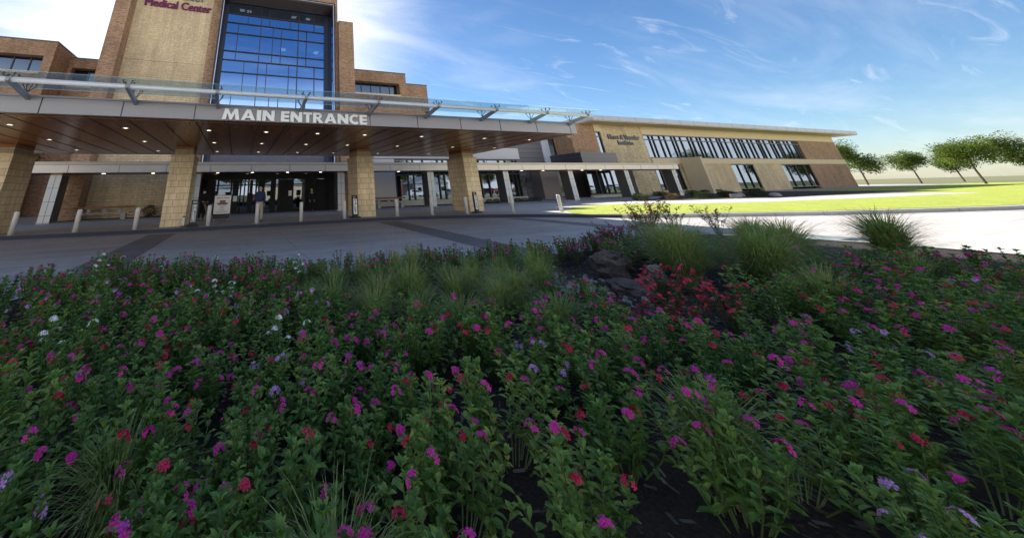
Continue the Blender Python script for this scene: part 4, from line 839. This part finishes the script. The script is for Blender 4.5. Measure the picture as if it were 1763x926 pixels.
protos = {'m': [flower_plant(11, 24, .46, .25, 'magenta', 8, 'purple'), flower_plant(12, 27, .44, .28, 'magenta', 6, 'red')], 'r': [flower_plant(13, 24, .42, .26, 'red', 7, 'magenta')], 'w': [flower_plant(14, 20, .50, .22, 'whitep', 6)], 'l': [flower_plant(15, 24, .38, .26, 'lilac', 6, 'magenta')]}
used = set(); rnd = random.Random(5)
def put(proto, x, y, s, lab, grp, rz=None):
    o = proto if proto.name not in used else copy_tree(proto)
    used.add(proto.name); o.location = (x, y, bedz(x, y) - .01); o.rotation_euler.z = rnd.random() * 6.3 if rz is None else rz; o.scale = (s, s, s * rnd.uniform(.9, 1.1)); o['label'] = lab; o['group'] = grp; return o
gr = [grass_clump(21, 520, .62, .42), grass_clump(22, 620, .70, .5), grass_clump(23, 480, .5, .48)]
big = grass_clump(24, 1500, 1.0, .85, wid=.006); tall = grass_clump(25, 260, .72, .3, plume=9)
# grasses: photo pixels (x,y) at a height z give their foot positions
grasses = [(1.0, 4.75), (1.4, 5.05), (2.5, 5.0), (3.1, 5.0), (3.6, 4.95), (1.9, 3.6), (2.6, 4.0), (3.3, 3.75), (3.2, 3.1), (1.7, 4.15), (3.9, 4.7), (1.15, 4.25), (1.6, 4.6), (2.05, 4.1), (2.5, 4.55), (1.45, 3.75), (3.0, 4.2), (3.55, 4.35), (3.9, 3.95), (2.9, 3.6), (2.2, 3.3), (4.2, 4.3)]
pl = []
for i, (x, y) in enumerate(grasses):
    put(gr[i % 3], x, y, rnd.uniform(.75, .95) * (.66 if y > 4.5 else 1), 'soft green grass clump in the middle of the planting bed', 'grass clumps in the bed'); pl.append((x, y, .3))
for i, (x, y) in enumerate([(1.9, 5.3), (2.35, 5.05), (2.75, 5.3)]): put(tall, x, y, .85, 'thin tall grass with tan seed stalks among the flowers', 'seeding grasses'); pl.append((x, y, .2))
for i, (x, y, s) in enumerate([(6.1, 3.55, .86), (6.9, 4.1, .84), (6.6, 2.9, .84), (8.7, 3.5, .8), (9.9, 4.4, .75), (10.4, 3.0, .85)]): put(big, x, y, s, ['huge arching grass clump right of the dark boulder', 'second arching grass clump at the photo edge'][min(i, 1)] if i < 2 else 'arching green grass clump towards the right end of the bed', 'large arching grasses'); pl.append((x, y, .6))
roses = [rose_plant(31, .85, .45, 16, 'red', fl=.28), rose_plant(32, .5, .32, 12, 'red', fl=.5), rose_plant(33, .62, .42, 16, 'magenta', fl=.3, lw=1.0)]
for x, y, k, s in ((9.0, 5.75, 0, 1.0), (9.9, 6.2, 0, 1.0), (10.9, 6.3, 0, .95), (11.9, 5.9, 0, .9), (7.0, 5.35, 2, .8), (7.7, 5.6, 2, .95), (8.4, 5.4, 0, .8), (6.2, 5.3, 2, .65), (4.35, 2.75, 1, .8), (4.0, 2.5, 1, .75), (4.75, 3.0, 1, .85), (3.75, 2.8, 1, .6), (4.6, 2.45, 1, .85)):
    put(roses[k], x, y, s, ['tall wiry rose bush with dark red blooms behind the large grass', 'low rose bush with crimson blooms in front of the boulders', 'bushy rose shrub with small magenta blooms by the road edge'][k], 'rose bushes ' + 'abc'[k] if False else ['tall wiry roses', 'low crimson roses', 'magenta roses by the road'][k]); pl.append((x, y, .25))
rocks_zone = [(5.0, 3.6, 1.15), (5.6, 4.5, .85), (4.9, 4.6, .6)]
n_f = 0; tries = 0
while n_f < 235 and tries < 9000:
    tries += 1; x = rnd.uniform(-3.6, 9.5); y = rnd.uniform(.9, 7.3)
    if not inside(x, y, .22): continue
    if math.hypot(x, y) < 1.05: continue
    if any(math.hypot(x - a, y - c) < r_ for a, c, r_ in rocks_zone): continue
    if any(math.hypot(x - a, y - c) < r_ + .12 for a, c, r_ in pl): continue
    u, v = pix(x, y, .2)
    if not (-60 < u < 1820 and v < 1000): continue
    near = y < 3.4
    if near and rnd.random() < .35: continue
    dr_ = math.sin(x * 1.3 + 2 * math.sin(y * .9)) + .6 * math.sin(y * 1.9 + x * .7)
    kind = rnd.choices('mrwl', (5 if dr_ > -.3 else 1.2, 5 if dr_ < .1 else .8, (.5 if y < 5 else 2.2) * (1.6 if abs(dr_) < .3 else .5), 2.4 if dr_ > .7 else .7))[0]
    if (x > 6.3 or y < 2.6) and kind == 'w': kind = 'r'
    s = rnd.uniform(.85, 1.15) * (.82 if y > 5.6 and x > .5 else 1.0)
    u, v = pix(x, y, .3)
    cz = ['under the far left bollard', 'under the left dark paver band', 'under the poster stand', 'under the revolving door', 'under the third pier', 'under the right dark paver band', 'near the boulders', 'under the lawn', 'at the far right end'][sum(u > q for q in (130, 300, 430, 600, 740, 900, 1090, 1300))]
    rz_ = 'back row' if y > 5.6 else 'second row' if y > 4.7 else 'third row' if y > 3.7 else 'near row' if y > 2.2 else 'nearest row'
    put(rnd.choice(protos[kind]), x, y, s, '%s flowering plant in the %s of the bed, %s' % ({'m': 'magenta', 'r': 'crimson', 'w': 'white', 'l': 'lilac'}[kind], rz_, cz), fl_lab[kind][1]); pl.append((x, y, .19)); n_f += 1
more = 0; tries = 0
while more < 14 and tries < 2000:
    tries += 1; x = rnd.uniform(-2, 9); y = rnd.uniform(.6, 3.3)
    if not inside(x, y, .3) or math.hypot(x, y) < 1.3 or any(math.hypot(x - a, y - c) < r_ + .2 for a, c, r_ in pl if r_ > .19) or any(math.hypot(x - a, y - c) < r_ for a, c, r_ in rocks_zone): continue
    put(gr[more % 3], x, y, rnd.uniform(.6, .85), 'soft green grass clump in the near part of the bed', 'near grass clumps'); pl.append((x, y, .3)); more += 1
# boulders and stones
rock(1.3, .30, .22, .15, 'rock', label='large dark layered boulder with a pale broken face', loc=(5.98, 4.5, .12), rz=.3, sub=2)
rock(2.7, .25, .2, .14, 'redrock', label='pale brown broken stone under the left edge of the dark boulder', loc=(5.82, 4.42, -.03), rz=.9, sub=2)
rock(4.1, .36, .24, .09, 'redrock', label='flat reddish brown slab in front of the dark layered boulder', loc=(5.25, 3.75, 0), rz=.9, sub=2)
rock(5.2, .22, .16, .07, 'rock', label='small dark slab lying on the right end of the reddish slab', loc=(5.5, 3.6, .1), rz=.2, sub=2)
rock(6.3, .12, .10, .09, 'palerock', label='rounded pale stone right of the dark boulder', loc=(6.35, 4.1, .05), rz=.4)
rock(8.3, .24, .16, .06, 'palerock', label='flat pale stone lying at the left foot of the reddish boulder', loc=(4.62, 4.05, 0), rz=.2)
rock(9.1, .20, .15, .05, 'palerock', label='flat pale stone at the bottom edge, left of the crimson roses', loc=(4.1, 3.45, 0), rz=.5)
b = MB(); rr = random.Random(3)
for i in range(420):
    a = rr.random(); x = rr.choice((rr.gauss(4.75, .28), rr.gauss(4.9, .4), rr.gauss(4.3, .5))); y = rr.gauss(4.4, .6)
    s = rr.uniform(.012, .045); n_ = 7; h = s * .6; z0 = bedz(x, y); vs = [(x + math.cos(2 * PI * k / n_) * s * rr.uniform(.8, 1.2), y + math.sin(2 * PI * k / n_) * s * .8 * rr.uniform(.8, 1.2), z0 - .005) for k in range(n_)]; vs += [((vx - x) * .7 + x, (vy - y) * .7 + y, z0 + h) for vx, vy, _ in vs]
    b.mat(0 if rr.random() < .6 else 1).add(vs, [(k, (k + 1) % n_, n_ + (k + 1) % n_, n_ + k) for k in range(n_)] + [tuple(range(n_, 2 * n_))])
tag(b.build('river_gravel', [MT['palerock'], MT['redrock']]), 'small pale and reddish river stones between the boulders', 'gravel', kind='stuff')
b = MB()
for i in range(9000):
    x = rr.uniform(-3.3, 9); y = rr.uniform(.7, 6); 
    if not inside(x, y): continue
    b.mat(rr.choices((0, 1, 2), (6, 2.5, .6))[0]); a = rr.random() * 3.14; L_ = rr.uniform(.012, .04); w = rr.uniform(.004, .012); z0 = bedz(x, y) + rr.uniform(.002, .015); d = Vector((math.cos(a), math.sin(a), rr.uniform(-.3, .3))) * L_; s = Vector((-math.sin(a), math.cos(a), rr.uniform(-.3, .3))) * w; p = Vector((x, y, z0)); b.add([p - d - s, p + d - s, p + d + s, p - d + s], [(0, 1, 2, 3)])
tag(b.build('bark_chips', [petal('bark_chip', (.075, .05, .035)), petal('grey_bark_chip', (.14, .115, .095)), petal('fallen_leaf', (.26, .15, .05))]), 'dark bark chips lying on the soil of the bed', 'mulch', kind='stuff')

# shrubs beside the buildings
def shrub(seed, R, H, n_, leaf, lw):
    rnd = random.Random(seed); b = MB(); st = MB(); from mathutils import noise as N
    for i in range(n_):
        v = Vector((rnd.gauss(0, 1), rnd.gauss(0, 1), rnd.gauss(0, 1))).normalized(); rr_ = (.55 + .5 * rnd.random()) * (1 + .35 * N.noise(v * 2 + Vector((seed, 0, 0)))); p = Vector((v.x * R * rr_, v.y * R * rr_, H * .5 + v.z * H * .5 * rr_))
        if p.z < .02: continue
        leaf_quad(b, p, v + Vector((rnd.uniform(-.6, .6), rnd.uniform(-.6, .6), rnd.uniform(-.3, .7))), Vector((0, 0, 1)), lw * rnd.uniform(.7, 1.3), lw * .5)
    for i in range(6): a = rnd.random() * 6.3; st.tube((0, 0, 0), (math.cos(a) * R * .5, math.sin(a) * R * .5, H * .6), .015, .006, 5, False)
    r = thing('shrub', 'x', 'shrub', (0, 0, 0), local=True); b.build('foliage', MT[leaf], r); st.build('stems', MT['bark'], r); return r
s1 = shrub(1, .42, .75, 900, 'shrubleaf', .07); s2 = shrub(2, .6, .55, 1200, 'shrubleaf', .08); s3 = shrub(3, .6, .5, 1000, 'rustleaf', .08)
def pshrub(p, x, y, s, lab, grp=None, z=0):
    o = p if p.name not in used else copy_tree(p); used.add(p.name); o.location = (x, y, z); o.rotation_euler.z = x * 3; o.scale = (s,) * 3; o['label'] = lab
    if grp: o['group'] = grp
pshrub(s1, -6.1, 29.1, 1.15, 'round dark shrub between stone bench and second pier'); pshrub(s1, 10.85, 28.9, 1.0, 'small dark shrub at the foot of the third pier')
for i, x in enumerate((24.0 + .9 * k for k in range(8))): pshrub(s2, x, 28.75, .62, 'low dark hedge shrub in the bed behind the covered walkway', 'hedge shrubs behind the walkway')
for i in range(15):
    x = 34.5 + i * 1.15; pshrub(s2 if i % 5 < 3 else s3, x, 21.6 - i * .16 + (i % 3) * .9, .95, ['low green shrub in the bed before the institute building', 'rusty leaved shrub in the bed before the institute building'][0 if i % 5 < 3 else 1], ['green shrubs before institute', 'rusty shrubs before institute'][0 if i % 5 < 3 else 1])
for i in range(9): pshrub(s2, 50 + i * 1.6, 29.3 + (i % 2) * .4, .8, 'low dark shrub along the foot of the institute wall', 'shrubs along institute wall')
for i, (x, y, s) in enumerate([(44, 19.5, .5), (46.5, 20.5, .6), (48, 18.6, .45)]): rock(20 + i, s, s * .7, s * .45, 'palerock', label=['pale boulder nearest the sunlit path in the far bed', 'pale boulder at the middle of the far bed', 'pale boulder at the right of the far bed'][i], loc=(x, y, 0), strata=False, sub=2)

# trees: tapered trunk, limbs and a crown of leaf clumps
def tree(seed, H, R, leaf='treeleaf', n_=2600, lw=.32, trunk=.16, base=.3):
    rnd = random.Random(seed); r = thing('tree', 'x', 'tree', (0, 0, 0), local=True); st = MB(); b = MB()
    st.tube((0, 0, -.1), (.1, 0, H * base), trunk, trunk * .75, 9, False); st.tube((.1, 0, H * base), (0, .1, H * .75), trunk * .75, trunk * .25, 8, False); ends = []
    for i in range(11):
        a = i * 2.4 + rnd.random(); z = H * rnd.uniform(base, .7); e = Vector((math.cos(a) * R * rnd.uniform(.45, .85), math.sin(a) * R * rnd.uniform(.45, .85), z + H * rnd.uniform(.08, .28))); s_ = Vector((.05, .05, z)); st.tube(s_, e, trunk * .35, trunk * .08, 6, False); ends.append(e); ends.append(s_.lerp(e, .6) + Vector((0, 0, .3)))
    ends.append(Vector((0, 0, H * .88)))
    for i in range(n_):
        c = rnd.choice(ends); v = Vector((rnd.gauss(0, 1), rnd.gauss(0, 1), rnd.gauss(0, .8))); v = v.normalized() * rnd.random() ** .5 * R * .42; p = c + v
        leaf_quad(b, p, v.normalized() + Vector((rnd.uniform(-.7, .7), rnd.uniform(-.7, .7), rnd.uniform(-.5, .5))), Vector((0, 0, 1)), lw * rnd.uniform(.6, 1.3), lw * .6)
    b.build('crown', MT[leaf], r); st.build('trunk', MT['bark'], r); return r
t1 = tree(41, 7.5, 3.2, n_=7000, lw=.26); t2 = tree(42, 9.5, 3.8, n_=8500, lw=.28); t3 = tree(43, 3.0, 1.3, 'shrubleaf', 700, .11, .05, .35)
def ptree(p, x, y, s, lab, grp=None):
    o = p if p.name not in used else copy_tree(p); used.add(p.name); o.location = (x, y, -.15); o.rotation_euler.z = x; o.scale = (s,) * 3; o['label'] = lab
    if grp: o['group'] = grp
ptree(t3, 29.2, 28.9, 1.0, 'small sparse tree in front of the dark ribbed wall')
ptree(t1, -16.5, 30.5, .75, 'leafy tree behind the leftmost pier, standing in for bushes mirrored in dark glass')  # this tree takes the place of a reflection of bushes in glass
for i in range(24): ptree((t1, t2)[i % 2], -24 + i * 7 + (i * 37 % 5), -44 - (i * 53 % 9), 1.0 + (i * 29 % 4) * .12, 'tree beyond the parking lot, reflected in the entrance glass', 'trees beyond the parking lot')
# cars in the parking lot facing the entrance (the photo shows them mirrored in the windows)
def car(paint, label):
    r = thing('parked_car', label, 'car', (0, 0, 0), 'cars in the parking lot', local=True)
    prof = [(-2.3, .35), (-2.3, .75), (-2.2, .95), (-1.1, 1.05), (-.35, 1.55), (1.5, 1.6), (2.15, 1.1), (2.25, .8), (2.25, .35)]
    b = MB(); n_ = len(prof); vs = []
    for y, k in ((-.88, 1), (-.8, 0), (.8, 0), (.88, 1)): vs += [(x, y * (1 if z < 1.1 else .82), z) for x, z in prof]
    fs = [tuple(range(n_))[::-1], tuple(range(3 * n_, 4 * n_))]
    for s_ in range(3): fs += [(s_ * n_ + i, s_ * n_ + (i + 1) % n_, (s_ + 1) * n_ + (i + 1) % n_, (s_ + 1) * n_ + i) for i in range(n_)]
    b.add(vs, fs); b.build('body', paint, r, bevel=.05)
    b = MB(); b.add([(-1.0, -.72, 1.06), (-.38, -.68, 1.5), (-.38, .68, 1.5), (-1.0, .72, 1.06)], [(0, 1, 2, 3)]); b.v = [(x - .03, y, z + .02) for x, y, z in b.v]
    for s_ in (-1, 1): b.add([(-.8, s_ * .9, 1.08), (1.8, s_ * .9, 1.12), (1.35, s_ * .755, 1.52), (-.3, s_ * .755, 1.48)], [(0, 1, 2, 3)])
    b.build('windows', MT['winglass'], r)
    for x in (-1.4, 1.4):
        for s_ in (-1, 1):
            b = MB(); b.tube((x, s_ * .72, .34), (x, s_ * .93, .34), .34, n=20); w_ = b.build('wheel', MT['black'], r); b = MB(); b.tube((x, s_ * .931, .34), (x, s_ * .94, .34), .2, n=16); b.build('rim', MT['trim'], w_)
    for s_ in (-1, 1): MB().box(-2.34, -2.28, s_ * .7 - .15, s_ * .7 + .15, .68, .84).build('headlight', MT['white'], r)
    MB().box(-2.32, -2.29, -.4, .4, .5, .72).build('grille', MT['black'], r); return r
cw_ = metal_like('white_car_paint', (.75, .75, .75), .25, 0, .02); cs_ = metal_like('silver_car_paint', (.4, .41, .43), .25, .3, .03); cr_ = metal_like('dark_red_car_paint', (.18, .02, .02), .25, 0, .03)
cars = [car(cw_, 'x'), car(cs_, 'x'), car(cr_, 'x')]
for i, (x, y, k) in enumerate([(40, -12, 0), (44, -12.5, 1), (50, -12, 0), (16, -14, 0), (20.5, -14, 1), (3, -13, 2), (100, -13, 0), (106, -13.4, 1), (111, -13, 0), (-8, -14, 0), (62, -13, 2), (80, -13, 0)]):
    o = cars[k] if i < 0 or cars[k].name not in used else copy_tree(cars[k]); used.add(cars[k].name); o.location = (x, y, -.15); o.rotation_euler.z = -PI / 2 + .12 * ((i * 7) % 3 - 1) if i % 3 else PI; o['label'] = ['white', 'silver', 'dark red'][k] + ' car parked in the lot facing the entrance, seen mirrored in the glass'
def house(x, y, w, d, h, wall, label, gable=2.2):
    r = thing('house', label, 'house', (x, y, 0)); MB().box(x - w / 2, x + w / 2, y - d, y, -.15, h).build('wall', wall, r)
    b = MB(); b.add([(x - w / 2 - .4, y + .4, h), (x + w / 2 + .4, y + .4, h), (x + w / 2 + .4, y - d - .4, h), (x - w / 2 - .4, y - d - .4, h), (x, y + .4, h + gable), (x, y - d - .4, h + gable)], [(0, 1, 4), (1, 2, 5, 4), (3, 0, 4, 5), (2, 3, 5), (0, 3, 2, 1)]); b.build('roof', MT['roofmetal'], r)
    for k in range(3):
        wx = x - w / 2 + w * (k + .5) / 3; b = MB(); b.box(wx - .6, wx + .6, y + .01, y + .06, .9, 2.2); q = b.build('window', MT['winglass'], r); b = MB(); b.box(wx - .7, wx + .7, y + .005, y + .04, .78, .9); b.box(wx - .7, wx + .7, y + .005, y + .04, 2.2, 2.32); b.build('frame', MT['white'], q)
house(41, -36, 15, 9, 4.2, masonry('red_brick', .26, .083, .01, (.30, .075, .045), (.24, .055, .03), (.3, .25, .2)), 'red brick house beyond the parking lot, mirrored in the windows', 2.6)
house(60, -38, 13, 9, 3.4, MT['lightpanel'], 'pale grey house beyond the parking lot, mirrored in the windows'); house(12, -38, 12, 9, 3.4, MT['stucco'], 'cream gabled house mirrored in the entrance doors', 2.8); house(-6, -40, 10, 8, 3.2, MT['lightpanel'], 'small pale house mirrored left in the entrance doors')
for i in range(9): ptree((t2, t1)[i % 2], 112 + i * 9, 8 + (i % 3) * 14, 1.0, 'distant tree beyond the right end of the institute building', 'distant trees at right')
S.render.engine = 'CYCLES'
